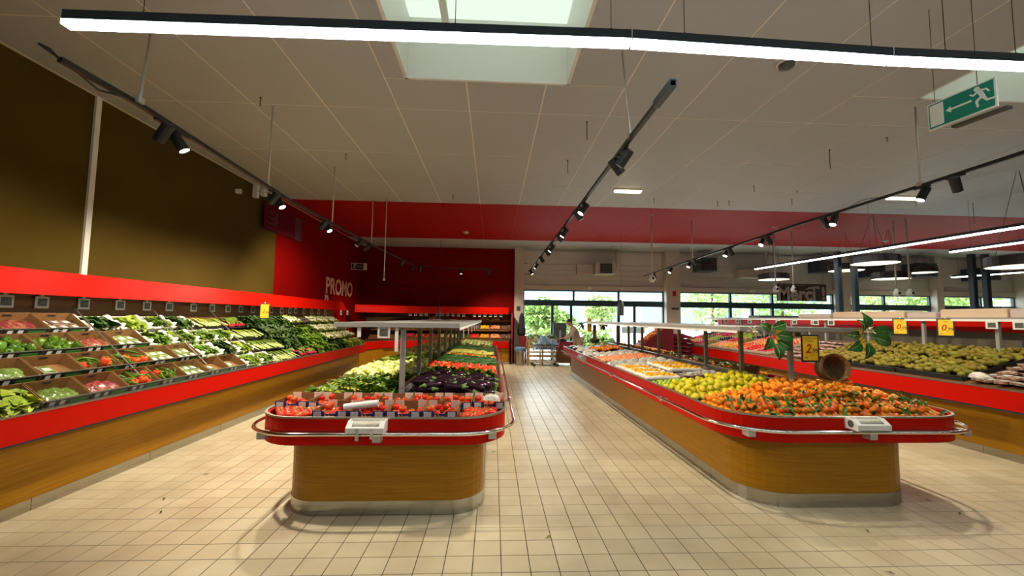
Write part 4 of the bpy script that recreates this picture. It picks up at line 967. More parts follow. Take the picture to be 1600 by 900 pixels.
# right half of the right island
t = thing('cardboard_box', 'small open brown cardboard box behind the divider, right of the lemons', 'box', (3.86, 6.15, rh(3.9,6.15)))
G().box(-.16,.16,-.10,-.09,0,.17).ob('front_flap','card',t); G().box(-.16,.16,.09,.10,0,.15).ob('back_flap','card',t); G().box(-.17,-.16,-.10,.10,0,.15).ob('side_flap','card',t); G().box(.16,.17,-.10,.10,0,.17).ob('side_flap','card',t); G().box(-.16,.16,-.09,.09,0,.01).ob('base','card',t)
for y0, y1, nm in ((6.5,7.9,'nearer'), (8.1,9.6,'farther')):
    for x, y in hexpts(3.66, 4.5, y0, y1, .092, .25): put(rnd.choice(['orange','orange','orangel']), (x, y, rh(x,y)+.055), label='orange behind the right divider, %s patch' % nm, group='oranges behind the divider, %s patch' % nm)
stuff_from('orange', [((x, y, rh(x,y)+.04+rnd.uniform(0,.08)), rnd.uniform(0,6), rnd.uniform(.7,1.0)) for x, y in hexpts(3.66, 4.5, 9.8, 12.4, .07, .3)], 'orange_heap', 'far heap of oranges right of the divider', 'fruit')

# ---- pears and the rest of the right counter
BT = Matrix.Rotation(-math.atan(.27), 4, 'Y')
def gtray(y0, y1, x0, x1, label, name='black_crate'):
    t = thing(name, label, 'crate', (x0, y0, gz(x0)+.003), (0, -math.atan(.27), 0)); w, d = (x1-x0)/cos(math.atan(.27)), y1-y0
    G().box(0,w,0,d,0,.008).ob('base','blackplas',t)
    for a,b,c,e in ((0,.012,0,d),(w-.012,w,0,d),(0,w,0,.012),(0,w,d-.012,d)): G().box(a,b,c,e,.008,.070).ob('side','blackplas',t)
    g = G().box(-.006,.018,-.006,d+.006,.066,.074).box(w-.018,w+.006,-.006,d+.006,.066,.074); g.ob('rim','blackplas',t)
    return t
pp = []
tr = [(5.42,6.36),(6.38,7.32),(7.34,8.28)]
for k, (a, b) in enumerate(tr):
    for c, (x0, x1) in enumerate(((6.50,7.12),(7.14,7.76))):
        gtray(a, b, x0, x1, '%s black crate of pears on the right counter, %s row' % (ORD[k], ['front','back'][c]))
        for x, y in hexpts(x0+.03, x1-.03, a+.03, b-.03, .082, .2): pp.append((x, y, gz(x)+.085+.03*sin(x*23+y*7)*sin(y*17)+rnd.uniform(-.012,.012), k, c))
pp.sort(key=lambda p: p[1])
for x, y, z, k, c in pp[:290]: put('pear', (x, y, z), label='greenish pear, %s black crate, %s row' % (ORD[k], ['front','back'][c]), group='pears in the %s crate, %s row' % (ORD[k], ['front','back'][c]), tilt=.3, sc=rnd.uniform(1.0,1.2))
stuff_from('pear', [((x, y, z), rnd.uniform(0,6), 1.1) for x, y, z, k, c in pp[290:]], 'pear_heap', 'greenish yellow pears in the farthest black crates', 'fruit')
lay = [(x, y, gz(x)-.004) for x, y in hexpts(6.5, 7.78, 5.45, 8.25, .09, .1)]
n = 0
for y in [3.9+.135*i for i in range(11)]:
    for x in [6.55+.175*j for j in range(7)]:
        put('packb', (x+rnd.uniform(-.02,.02), y+rnd.uniform(-.02,.02), gz(x)+.028), label='white-labelled punnet beside the pears, row %s from the edge' % ORD[round((x-6.55)/.175)].replace('nearest','first'), group='labelled punnets, row %s' % ORD[round((x-6.55)/.175)], rz=rnd.uniform(-.5,.5), tilt=.12)
t = put('bagw', (6.62, 5.33, gz(6.6)+.04), label='folded white paper lying in front of the nearest pear crate', tilt=.05, rz=1.2); t.name = 'white_paper'
t = put('bagw', (7.66, 5.36, gz(7.6)+.09), label='crumpled white paper at the back corner of the pear crate', tilt=.3, sc=.6); t.name = 'white_paper'
for x, y in [(6.6+.2*i, 8.42+.15*j) for i in range(6) for j in range(6)]: put('packp', (x, y, gz(x)+.02), label='pinkish wrapped punnet just beyond the pear crates', group='pinkish punnets beyond the pears', rz=rnd.uniform(-.4,.4), tilt=.12)
cols = [('radish_skin','red',.95),('tomato_skin','red',1.0),('tomato_skin','red',1.0),('mango_skin','yellow',1.0),('peach_orange_skin','orange',1.0),('pear_skin','green yellow',1),('radish_skin','dark red',.9),('aubergine_skin','purple',.8),('lime_peel','green',1.1),('lettuce_leaf','pale green',1.1)]
for j in range(9):
    y = 9.45+.52*j
    for c in range(3):
        x0 = 6.5+.44*c; m_, nm, s = cols[(j+c*2) % len(cols)] if j < 7 else cols[(7+j+c) % len(cols)]
        t = thing('fruit_crate', '%s crate of %s fruit beyond the pink punnets, %s row' % (ORD[j], nm, ['front','middle','back'][c]), 'crate', (x0, y, gz(x0)+.003), (0,-math.atan(.27),0))
        G().box(0,.42,0,.49,0,.01).ob('base','card',t)
        for a,b,cc,e in ((0,.01,0,.49),(.41,.42,0,.49),(.01,.41,0,.01),(.01,.41,.48,.49)): G().box(a,b,cc,e,.01,.07).ob('side','cardl',t)
        o = stuff_from('lime', [((x, yy, gz(x)+.05+rnd.uniform(0,.03)), rnd.uniform(0,6), 1.35*s) for x, yy in hexpts(x0+.02, x0+.40, y+.02, y+.47, .07, .2)], 'fruit_heap', '%s fruit heaped in the %s crate, %s row, far right counter' % (nm, ORD[j], ['front','middle','back'][c]), 'fruit'); o.data.materials[0] = M[m_]

# ---- tomato crates on the rounded end of the middle island
def tomato_crate():
    t = thing('tomato_crate', 'x', 'crate'); w, d, h = .152, .18, .095
    G().box(-w,w,-d,d,0,.006).ob('base','card',t)
    f = G().loft([[(x,y,z) for x, z in ((-w,.0),(w,.0),(w,.085),(.055,.085),(.045,.062),(-.045,.062),(-.055,.085),(-w,.085))] for y in (-d,-d+.006)]).ob('front_panel','navy',t)
    for x in (-.105,.105): G().box(x-.033,x+.033,-d-.002,-d,.022,.078).ob('paper_label','label',f)
    text('printed_word', 'Nya', .058, 'ink', f, (0,-d-.001,.036), (pi/2,0,0), .0006, .001)
    b = G().loft([[(x,y,z) for x, z in ((-w,.0),(w,.0),(w,.105),(-w,.105))] for y in (d-.006,d)]).ob('back_panel','card',t)
    for x in (-.108,.108): G().box(x-.042,x+.042,d-.008,d-.006,.01,.112).ob('striped_flap','stripe',b)
    for x in (-.126,-.108,-.09,.09,.108,.126): G().box(x-.003,x+.003,d-.0095,d-.008,.01,.112).ob('flap_stripe','cardl',b)
    for x in (-w,w-.006): G().box(x,x+.006,-d+.006,d-.006,.0,.09).ob('side_panel','card',t)
    return t
tc = tomato_crate(); spots = []
for k in range(4): spots.append((-1.40+.315*k, 3.855, 'front row', k))
for k in range(7): spots.append((-1.92+.315*k, 4.24 if 0 < k < 6 else 4.26, 'back row', k))
for k, (x, y, rw, i) in enumerate(spots):
    z = .817; lab = 'navy-fronted tomato crate, %s from the left, %s of the middle island' % (ORD[i].replace('nearest','first'), rw)
    copy_tree(tc, loc=(x, y, z), label=lab)
    for a in range(4):
        for b in range(4):
            if rnd.random() < .12: continue
            for l in range(2 if rnd.random() < .35 and b > 0 else 1):
                put('tomato', (x-.105+.07*a+rnd.uniform(-.006,.006), y-.125+.078*b+rnd.uniform(-.005,.005), z+.034+.045*l), label='red tomato in %s crate from left, %s' % (ORD[i].replace('nearest','first'), rw), group='tomatoes in the %s crate from the left, %s' % (ORD[i].replace('nearest','first'), rw), sc=rnd.uniform(.78,.9), tilt=.5)
drop(tc)
for q, (cx, cy) in enumerate(((-1.79,3.93),(-.14,3.93))):     # loose tomatoes at both rounded corners
    for x, y in hexpts(cx-.24, cx+.24, cy-.2, cy+.12, .072, .15, lambda x, y: rinside(x, y, MX0, MX1, MY0, .42, .075) and (x < -1.58 or x > -.27) and y < 4.04): put('tomato', (x, y, mh(x,y)+.05), label='red tomato at the %s rounded corner of the middle island' % ['left','right'][q], group='tomatoes at the %s rounded corner' % ['left','right'][q], sc=.92)
t = thing('bag_roll', 'white roll of plastic bags lying on the tomatoes at left', 'bag roll', (-1.17, 3.80, .925), (0, -.12, .05)); G().lathe([(.012,-.15),(.032,-.15),(.032,.15),(.012,.15)], 16, ax='x', cap=False).ob('roll','white',t,smooth=False); G().lathe([(.012,-.151),(.012,.151)], 10, ax='x').ob('core','card',t)
t = put('bagw', (.0, 4.07, .93), label='white plastic bag lying on the tomatoes at the right corner', sc=.7, tilt=.1, rz=0); t.name = 'plastic_bag'
# leafy side (left) of the middle island
for x, y in hexpts(-2.0, -1.04, 4.52, 5.5, .17, .25): w = 'next to the tomato crates' if y < 4.8 else 'in front of the cabbages'; put(rnd.choice(['flowers','greens','flowers']), (x, y, mh(x,y)+.0), label='yellow-budded leafy greens '+w, group='flowering greens '+w, sc=rnd.uniform(1.05,1.3), tilt=.3)
for x, y in hexpts(-2.02, -1.03, 5.55, 6.9, .185, .2): w = 'by the aisle edge' if x < -1.6 else 'by the divider'; put('cabbage', (x, y, mh(x,y)+.07), label='pale green cabbage %s behind the leafy greens' % w, group='cabbages '+w, tilt=.4)
for x, y in hexpts(-2.0, -1.05, 7.0, 8.1, .2, .2): put('lettuce', (x, y, mh(x,y)+.01), label='bright green lettuce behind the cabbages on the middle island', group='lettuces behind the cabbages', sc=1.2)
for x, y in hexpts(-2.0, -1.05, 8.2, 9.2, .18, .2): put('cauli', (x, y, mh(x,y)+.06), label='cauliflower behind the lettuces on the middle island', group='cauliflowers on the middle island', tilt=.3)
for x, y in hexpts(-2.0, -1.05, 9.3, 10.6, .18, .2): put('melon', (x, y, mh(x,y)+.08), label='round pale melon towards the far end of the middle island', group='melons on the middle island', tilt=1)
for x, y in hexpts(-2.0, -1.05, 10.8, 12.6, .22, .2): put('cabbage', (x, y, mh(x,y)+.07), label='cabbage at the far end of the middle island', group='cabbages at the far end')
# right side of the middle island
def pile(key, x0, x1, y0, y1, L, Wd, rz, zf, layers, label, group, jr=.35, sc=None, tilt=.08, nfun=None):
    for l in range(layers):
        y = y0+Wd/2+(Wd/2)*(l % 2)
        while y < y1:
            x = x0+L/2+rnd.uniform(0,.16)
            while x < x1-L*.45:
                if nfun is None or nfun(x, y): put(key, (x, y, zf(x,y)+Wd*.5+l*Wd*.78), rz=rz+rnd.uniform(-jr,jr)+(pi if rnd.random() < .5 else 0), label=label(x, y, l), group=group(x, y, l), tilt=tilt, sc=sc or rnd.uniform(.9,1.05))
                x += L*rnd.uniform(.8,.98)
            y += Wd*1.02
lz = lambda s: (lambda x, y, l: s+[' on the bed layer',' in the middle layer',' on top of the heap'][min(l,2)])
pile('auberg', -.92, .06, 4.52, 5.4, .25, .078, 0, mh, 3, lz('glossy black aubergine'), lz('aubergines'), .6)
for x, y in hexpts(-.9, .05, 5.56, 5.82, .12, .2): put('greens', (x, y, mh(x,y)+.05), label='green leafy bunch between the aubergines and red peppers', group='leafy bunches by the red peppers', sc=.8)
for x, y in hexpts(-.9, .05, 5.78, 6.3, .105, .2): w = 'left of the leaves' if x < -.45 else 'near the aisle rail'; put('rpep', (x, y, mh(x,y)+.075), label='orange-red bell pepper behind aubergines, '+w, group='red peppers '+w, tilt=1.2, sc=1.4)
pile('cucumb', -.92, .08, 6.4, 7.6, .24, .05, .1, mh, 3, lz('dark green courgette behind red peppers'), lz('courgettes'), .4)
for x, y in hexpts(-.9, .05, 7.8, 8.3, .08, .2): put(rnd.choice(['lemon','orange','lime','rpep']), (x, y, mh(x,y)+.05), label='small mixed fruit in the band behind the courgettes', group='mixed fruit behind the courgettes')
pile('squash', -.92, .05, 8.4, 9.1, .24, .064, 0, mh, 2, lz('pale yellow squash behind the mixed fruit'), lz('squashes'), .2)
t = thing('cardboard_tray', 'low brown cardboard tray holding the yellow squashes', 'crate', (-.43, 8.36, mh(-.4,8.36))); G().box(-.48,.48,-.01,.0,0,.07).ob('front_side','card',t); G().box(-.48,.48,.78,.79,0,.07).ob('back_side','card',t)
stuff_from('cucumb', [((x, y, mh(x,y)+.03+.03*q), rnd.uniform(-.4,.4), 1) for q in range(2) for x, y in hexpts(-.9, .0, 9.35, 10.6, .11, .3)], 'courgette_heap', 'farther heap of dark courgettes towards the end of the middle island', 'vegetable')
for x, y in hexpts(-.9, .03, 10.8, 12.6, .2, .2): put('cabbage', (x, y, mh(x,y)+.07), label='pale cabbage at the far right end of the middle island', group='cabbages at the far right end')

# ---- left wall display
def LM(r, y, s=0.0): 
    x0 = SLX-.03-PX*r; z0 = SLZ+PZ*r
    m = Matrix(((-cos(TILT),0,sin(TILT),x0-s*cos(TILT)), (0,-1,0,y), (sin(TILT),0,cos(TILT),z0+s*sin(TILT)+.002), (0,0,0,1))); return m
def lcrate(style):
    t = thing('cardboard_crate' if style == 'brown' else 'white_lined_crate', 'x', 'crate'); w, d, h = .205, CD-.01, .085
    c = 'card' if style == 'brown' else 'foam'
    G().box(0,d,-w,w,0,.006).ob('base', c, t)
    if style == 'brown':
        f = G().box(0,.006,-w,w,.006,.065).ob('front_panel','cardink',t); G().box(-.002,0,-.17,-.01,.012,.045).ob('green_stripe','cgreen',f)
        for y in (.06,.15): G().box(-.002,0,y-.025,y+.02,.015,.052).ob('price_sticker','label',f)
        G().box(d-.006,d,-w,w,.006,.125).ob('back_panel','card',t); G().box(d-.008,d-.006,-.04,.04,.085,.105).ob('hand_hole','cardink',t)
        for y in (-w,w-.006): G().loft([[(0,y,.006),(d,y,.006),(d,y,.125),(0,y,.065)],[(0,y+.006,.006),(d,y+.006,.006),(d,y+.006,.125),(0,y+.006,.065)]]).ob('side_panel','card',t)
        G().box(-.004,.014,-w-.002,w+.002,.063,.069).ob('front_lip','screen',t)
    else:
        R = random.Random(3)
        for y in (-w,w-.012):
            n = 7; G().loft([[(d*i/n,y,.006),(d*i/n,y+.012,.006),(d*i/n,y+.02,h*R.uniform(.9,1.4)),(d*i/n,y-.012,h*R.uniform(.9,1.4))] for i in range(n+1)]).ob('crumpled_liner', 'foam', t, smooth=True)
        n = 9; G().loft([[(0,-w+2*w*i/n,.006),(.012,-w+2*w*i/n,.006),(.02,-w+2*w*i/n,h*.6*R.uniform(.7,1.3)),(-.012,-w+2*w*i/n,h*.6*R.uniform(.7,1.3))] for i in range(n+1)]).ob('crumpled_liner', 'foam', t, smooth=True)
        G().box(d-.01,d,-w,w,.006,h).ob('back_side','foam',t)
    return t
cb, cw = lcrate('brown'), lcrate('white')
ROWN = ['bottom row', 'second row up', 'third row up', 'top row']
def fill(r, y, kind, nm, w=.18, crate=True):
    B = LM(r, y); loc = 'in the %s cardboard crate, %s' % (nm, ROWN[r]) if crate else 'in the %s white-lined crate, %s' % (nm, ROWN[r])
    def it(key, lx, ly, lz, name, **kw): put(key, (lx, ly, lz), base=B, label=name+' '+loc, group=name+' '+loc, **kw)
    if kind == 'bag': [it('bagg', .13, ly, .012+.02*(i % 2), 'bag of green salad', rz=rnd.uniform(-.4,.4), tilt=.15, sc=.85) for i, ly in enumerate((-.1,0.02,.1))]
    elif kind == 'redbag': [it('bagr', .13, ly, .012+.02*(i % 2), 'bag of reddish vegetables', rz=rnd.uniform(-.4,.4), tilt=.15, sc=.8) for i, ly in enumerate((-.1,0.02,.1))]
    elif kind == 'packs': [it('packb', lx, ly, .02, 'small reddish punnet', rz=rnd.uniform(-.2,.2), tilt=.1, sc=.8) for lx in (.07,.19) for ly in (-.12,0,.12)]
    elif kind == 'gpacks': [it('packg', lx, ly, .02, 'small green punnet', rz=rnd.uniform(-.2,.2), tilt=.1, sc=.8) for lx in (.07,.19) for ly in (-.12,0,.12)]
    elif kind == 'pep': [it('gpep', lx+rnd.uniform(-.01,.01), ly, .045+(.03 if (i+j) % 3 == 0 else 0), 'green bell pepper', tilt=1.2, sc=.9) for i, lx in enumerate((.05,.13,.21)) for j, ly in enumerate((-.14,-.05,.05,.14))]
    elif kind == 'chili': [it(rnd.choice(['chili']*7+['rpep']), .05+.17*rnd.random(), -.15+.30*rnd.random(), .03+.012*i/3, 'long green pepper', tilt=.2, rz=rnd.uniform(-1.2,1.2)+pi*(i % 2)) for i in range(18)]
    elif kind == 'empty': [it('packg', .12, ly, .02, 'last green punnet', tilt=.1, sc=.8) for ly in (.06,)]
    else: [it(kind, lx, ly, .012, {'lettuce':'leafy lettuce','greens':'leafy green bunch','spinach':'dark leafy bunch','parsley':'herb bunch'}[kind], tilt=.35, sc=rnd.uniform(.8,1.0)) for lx in (.06,.17) for ly in (-.11,.0,.11)]
rows = {0: (2.15, ['lettuce','bag','bag','lettuce','bag','redbag','chili','chili','gpacks','empty','empty']),
        1: (2.35, ['bag','bag','bag','bag','empty','chili','chili','gpacks','gpacks']),
        2: (2.60, ['pep','pep','bag','pep','pep','redbag','gpacks']),
        3: (2.90, ['pep','packs','packs','redbag','packs'])}
for r in range(4):
    y0, ks = rows[r]
    for i, kd in enumerate(ks):
        y = y0+.42*i+.21; c = copy_tree(cb, mtx=LM(r, y), label='%s brown cardboard crate from near end, %s of wall display' % (ORD[i], ROWN[r])); fill(r, y, kd, ORD[i])
    ye = y0+.42*len(ks); n = max(1, int((([7.9,7.7,7.3,6.9][r])-ye)/.42))
    for i in range(n):
        y = ye+.42*i+.21; kd = ['greens','parsley','greens','spinach','greens','lettuce'][(i*2+r) % 6]
        copy_tree(cw, mtx=LM(r, y), label='%s white-lined crate beyond the brown ones, %s, wall display' % (ORD[i], ROWN[r])); fill(r, y, kd, ORD[i], crate=False)
    yn = ye+.42*n+.04
    # beyond the crates: heaps straight on the tilted shelves
    spec = {0: [('leek',.9),('radish',.8),('greens',1.0),('spinach',.8),('lettuce',9)], 1: [('leek',1.0),('spinach',.8),('greens',1.3),('cauli',9)], 2: [('celery',.9),('spinach',1.4),('parsley',.9),('cauli',9)], 3: [('celery',.8),('radish',.5),('spinach',1.6),('cauli',.6),('arti',.5),('cauli',9)]}[r]
    y = yn
    for kd, ln in spec:
        y1 = min(y+ln, LY1-.12)
        nmx = {'leek':'pale leek with green leaves','celery':'pale celery stalk','radish':'bunch of red radishes','greens':'leafy green bunch','spinach':'dark leafy bunch','lettuce':'leafy lettuce','cauli':'cauliflower with green leaves','parsley':'green herb bunch','arti':'artichoke'}[kd]
        wd = {'leek':.042,'celery':.055,'radish':.13,'cauli':.17,'arti':.11}.get(kd, .13)
        q = y+wd/2
        while q < y1-.01:
            for lx in ((.12,) if kd in ('leek','celery') else (.07,.19)):
                lab = '%s past white crates, %s' % (nmx, ROWN[r])
                put(kd, (lx, 0, {'leek':.03,'celery':.035,'cauli':.07,'arti':.06,'radish':.02}.get(kd,.012)+(.035*rnd.random() if kd in ('leek','celery') else 0)), base=LM(r, q), rz=rnd.uniform(-.12,.12) if kd in ('leek','celery','radish') else None, label=lab, group=lab+', heap', tilt=.06 if kd in ('leek','celery') else .3, sc=(.62 if kd in ('leek','celery') else None))
            q += wd*.9
        y = y1+.02
        if y >= LY1-.2: break
drop(cb); drop(cw)
# black partition rods standing on the slope
for k, y in enumerate((3.62, 4.95, 6.05, 7.25)):
    a = V((-4.05, y, 1.02)); b = V((-4.9, y+.05, 1.80)); t = G().tube([(0,0,0), tuple(b-a)], .007, 6).ob('partition_rod', 'rimedge', loc=tuple(a), label='%s thin metal rod leaning up the slope of the wall display' % ORD[k], cat='rod', group='rods across the wall display')


# ---------------------------------------------------------------- price displays, signs, dispensers
def esl():
    t = thing('price_display', 'x', 'price display'); G().box(-.045,.045,-.006,.0,-.042,.042).ob('frame','white',t); G().box(-.030,.030,-.0085,-.006,-.026,.028).ob('screen','screen',t)
    G().box(-.012,.012,-.003,.006,.042,.062).ob('clip','white',t); return t
e0 = esl()
PXL = [7,64,130,187,229,264,302,331,356,376,395,424,440,453,462,475,487,498,508,533,543]
Lp = [(px, onx(px, 478, -4.965)) for px in PXL]
for k, (px, p) in enumerate(Lp):
    if k >= len(ORD): break
    copy_tree(e0, loc=(-4.964, p.y, 1.83), rot=(0,0,pi/2), scale=1.55, label='white framed price display under the red canopy, %s from the near end' % ORD[k].replace('nearest','first'), group='price displays under the left canopy')
def yellow_sign(loc, rz, w, h, price, cents, label, lines=(), sc=1.0):
    t = thing('price_sign', label, 'price sign', loc, (0,0,rz)); bevel(G().box(-w/2,w/2,-.004,.004,-h/2,h/2).ob('black_frame','black',t), .004); b = w*.09
    f = G().box(-w/2+b,w/2-b,-.006,-.004,-h/2+b,h/2-b).ob('yellow_card','yellow',t)
    text('price_digit', price, w*.66, 'redink', f, (-w*.13,-.0065,-h*.03), (pi/2,0,0), .0004, w*.012, .9, shear=.25); text('price_cents', cents, w*.36, 'darkink', f, (w*.22,-.0065,-h*.10), (pi/2,0,0), .0004, w*.004, .9, shear=.2)
    for i, (tx, zz, s_) in enumerate(lines): text('product_name', tx, w*s_, 'darkink', f, (0,-.0065,h*zz), (pi/2,0,0), .0003, 0, .95)
    G().box(-w*.32,-w*.16,-.0065,-.006,-h*.36,-h*.33).ob('small_print','darkink',f); G().box(-.02*w,.3*w,-.0065,-.006,-h*.26,-h*.25).ob('small_print','darkink',f)
    G().box(-.008,.008,-.004,.004,h/2,h/2+.03).ob('hanging_clip','white',t); return t
p = ony(1264,544,4.60); yellow_sign((p.x, 4.585, p.z-.0), 0, .215, .315, '2', ',99', 'yellow price card reading 2,99 in black frame hung from the right island rail', (('CLEMENTINE', .36, .135), ('FEUILLE', .27, .12)))
for k, px in enumerate((1407,1478)):
    p = onx(px, 517, 7.52); yellow_sign((7.52, p.y, 1.66), RD(-55), .21, .30, '0', ',99', 'yellow price card with a red 0 above the pears, %s one' % ['left','right'][k], ((('POIRE', .33, .12),)))
p = onx(413,493,-4.5); yellow_sign((-4.5, p.y, 1.80), RD(45), .18, .30, '1', ',99', 'yellow price card hanging above the dark greens of the wall display')
# displays on the island rails
p = ony(601,522,4.50); t = copy_tree(e0, loc=(p.x, 4.47, 1.555), scale=1.45, label='larger price display hanging at the near end of the middle island rail')
for k, px in enumerate((567,)): p = ony(px,522,4.6); link('price_slip', G().box(-.02,.02,-.001,.001,-.11,0).mesh('price_slip','white'), loc=(p.x, 4.47, 1.61), label='white paper slip hanging left of the larger price display', cat='paper slip')
link('price_slip', G().box(-.018,.018,-.001,.001,-.26,0).mesh('price_slip','white'), loc=(ony(621,520,4.5).x, 4.47, 1.61), label='long yellowed paper slip hanging in front of the first post', cat='paper slip')
for k in range(8):
    link('price_slip', G().box(-.001,.001,-.03,.03,-.12,0).mesh('price_slip','white'), loc=(-.345, 4.9+.95*k, 1.60), label='%s white paper slip hanging along the aisle side of the middle rail' % ORD[k].replace('nearest','first'), cat='paper slip', group='paper slips on the middle rail')
for k in range(7):
    copy_tree(e0, loc=(4.30, 5.6+.95*k, 1.545), rot=(0,0,RD(-45)), scale=1.1, label='%s price display hanging along the far side of the right island rail' % ORD[k].replace('nearest','first'), group='price displays on the right island rail')
for k, px in enumerate((1273, 1297, 1547, 1590)):
    p = onx(px, 512, 7.5); copy_tree(e0, loc=(7.53, p.y, 1.71), rot=(0,0,RD(-60)), scale=1.35, label='white price display on the top rail of the right counter, %s from left' % ['first','second','third','fourth'][k], group='price displays on the right counter')
for k in range(8):
    copy_tree(e0, loc=(7.53, 9.3+.6*k, 1.71), rot=(0,0,RD(-60)), scale=1.2, label='small price display far along the right counter rail, %s from the near end' % ORD[k].replace('nearest','first'), group='far price displays on the right counter')
for k in range(18):
    if k in (4,11): continue
    copy_tree(e0, loc=(-3.1+.2*k, 15.5, 1.81), scale=1.1, label='small price display under the far red canopy, %s from the left' % ORD[k].replace('nearest','first'), group='price displays under the far canopy')
drop(e0)
def dispenser(x, y, z, rz, label, hole=True, taped=False):
    t = thing('bag_dispenser', label, 'bag dispenser', (x, y, z), (0,0,rz)); w, d, h = .155, .075, .05
    # sloping lid with a window onto the roll
    G().loft([[(a,-d,-h),(a,-d,h*.0),(a,-d*.1,h*.95),(a,d,h*.95),(a,d,-h)] for a in (-w,-w+.012)]).ob('end_cheek','white',t); G().loft([[(a,-d,-h),(a,-d,h*.0),(a,-d*.1,h*.95),(a,d,h*.95),(a,d,-h)] for a in (w-.012,w)]).ob('end_cheek','white',t)
    G().box(-w+.012,w-.012,-d,-d+.008,-h,0).ob('front_wall','white',t); G().box(-w+.012,w-.012,-d,d,-h,-h+.006).ob('base','white',t); G().box(-w+.012,w-.012,d*.6,d,-h,h*.95).ob('back_wall','white',t)
    G().loft([[(a,-d*.98,h*.02),(a,-d*.80,h*.22),(a,-d*.80,h*.16),(a,-d*.98,-h*.04)] for a in (-w,w)]).ob('lid_edge','white',t)
    G().lathe([(.010,-w+.02),(.040,-w+.02),(.040,w-.02),(.010,w-.02)], 16, ax='x', cap=False).ob('plastic_roll','bag_film_white',t,smooth=False)
    for s in (-1,1): a = s*(w-.028); G().loft([[(a+q,-d*.9,h*.1),(a+q,-d*.1,h*.97),(a+q,-d*.1,h*.88),(a+q,-d*.9,0)] for q in (-.016,.016)]).ob('window_frame','white',t)
    if hole: G().lathe([(.032,-w-.002),(.032,-w),(.001,-w)], 16, ax='x').ob('round_opening','screen',t)
    if taped:
        for a, zz in ((-.06,-.10),(.06,-.085)): G().box(a-.014,a+.014,-d-.003,-d-.001,zz,.0).ob('tape_strip','bag_film_white',t)
dispenser(-1.04, 3.555, .805, 0, 'white bag dispenser with window, taped to the rail of the middle island', False, True)
dispenser(3.39, 3.615, .815, 0, 'white bag dispenser with round side opening on the right island rail')
t = thing('rail_roll_holder', 'grey ring-ended roll holder clamped to the rail far along the right island', 'bag dispenser', (2.12, 9.7, .80)); G().lathe([(.03,-.16),(.075,-.16),(.075,-.13),(.035,-.13),(.035,.13),(.075,.13),(.075,.16),(.03,.16)], 14, ax='y').ob('roll_body','alu',t,smooth=False); G().box(-.02,.02,-.02,.02,-.07,0).ob('clamp','alu',t)

# tipped wicker basket hanging over the clementines
p = ony(1298,575,4.72); t = thing('wicker_basket', 'round wicker basket tipped on its side, spilling clementines behind the heap', 'basket', (p.x, 4.72, p.z-.0), (RD(78),RD(12),RD(-12)))
G().lathe([(.10,-.16),(.13,-.10),(.150,.02),(.155,.10),(.142,.10),(.137,.02),(.118,-.10),(.09,-.145)], 22, cap=False).lathe([(.10,-.16),(.001,-.16)], 22, cap=False).ob('basket_body','wicker',t,smooth=True)
G().tube([(.15*cos(a),.15*sin(a),.10) for a in [2*pi*k/24 for k in range(24)]], .010, 6, closed=True).ob('rim','wicker',t,smooth=True)
for k in range(5): G().tube([((.118+.0085*k+.003)*cos(a),(.118+.0085*k+.003)*sin(a),-.1+.045*k) for a in [2*pi*q/24 for q in range(24)]], .005, 5, closed=True).ob('woven_band','wicker',t)
G().tube([(0,.15,.1),(0,.25,.35),(0,.33,.40)], .004, 5).ob('hanging_string','wicker',t)
for k in range(6): put(rnd.choice(['clem1','clem2','clem']), (p.x-.09+.036*k, 4.60-.03*(k % 2), rh(p.x,4.6)+.13+.02*(k % 3)), label='clementine spilling from the mouth of the wicker basket', group='clementines in the basket mouth')
# bunches of vine leaves tied to the price rail
def vine(x, y, z, leaves, label, cards=()):
    t = thing('leaf_garland', label, 'plant', (x, y, z))
    for k, (dx, dz, L, ang, dy) in enumerate(leaves):
        d = V((cos(ang), 0, sin(ang))); o = V((dx, dy, dz)); n = 6; s = V((-d.z, 0, d.x)); g = G()
        for i in range(n+1):
            q = i/n; w = L*.33*sin(pi*min(1,(.03+.97*q))**.75)*1.0; b = o+d*L*q+V((0,-.05*sin(pi*q),0)); g.v += [tuple(b+s*w+V((0,-.018,0))), tuple(b), tuple(b-s*w+V((0,-.018,0)))]
        for i in range(n): a = 3*i; g.f += [(a,a+1,a+4,a+3),(a+1,a+2,a+5,a+4)]
        g.ob('leaf','leaf_gloss',t,smooth=True); G().tube([(0,0,0),tuple(o*.5),tuple(o+d*.02)], .004, 5).ob('stem','stem',t)
        G().tube([tuple(o+d*L*q+V((0,-.05*sin(pi*q)-.002,0))) for q in (0,.25,.5,.75,.95)], .0025, 4).ob('leaf_vein','pale_stalk',t)
    return t
A = ony(1205,520,4.56); vine(A.x, 4.54, A.z, [(.0,.06,.17,RD(20),0),(.03,-.02,.19,RD(-10),-.02),(.05,-.09,.19,RD(-35),0),(.0,-.12,.19,RD(-80),-.03),(-.03,-.06,.17,RD(-125),0),(-.05,.03,.15,RD(150),-.02)], 'bunch of glossy leaves tied to the rail left of the 2,99 card')
A2 = ony(1349,522,4.56); vine(A2.x, 4.52, A2.z, [(-.02,.06,.19,RD(100),0),(-.05,.05,.14,RD(125),-.02),(.05,.02,.24,RD(5),0),(.04,-.03,.22,RD(-22),-.03),(-.08,-.10,.20,RD(-155),0),(-.02,-.10,.19,RD(-105),-.02),(-.10,-.02,.17,RD(175),0)], 'bunch of glossy leaves tied to the right end of the near rail')
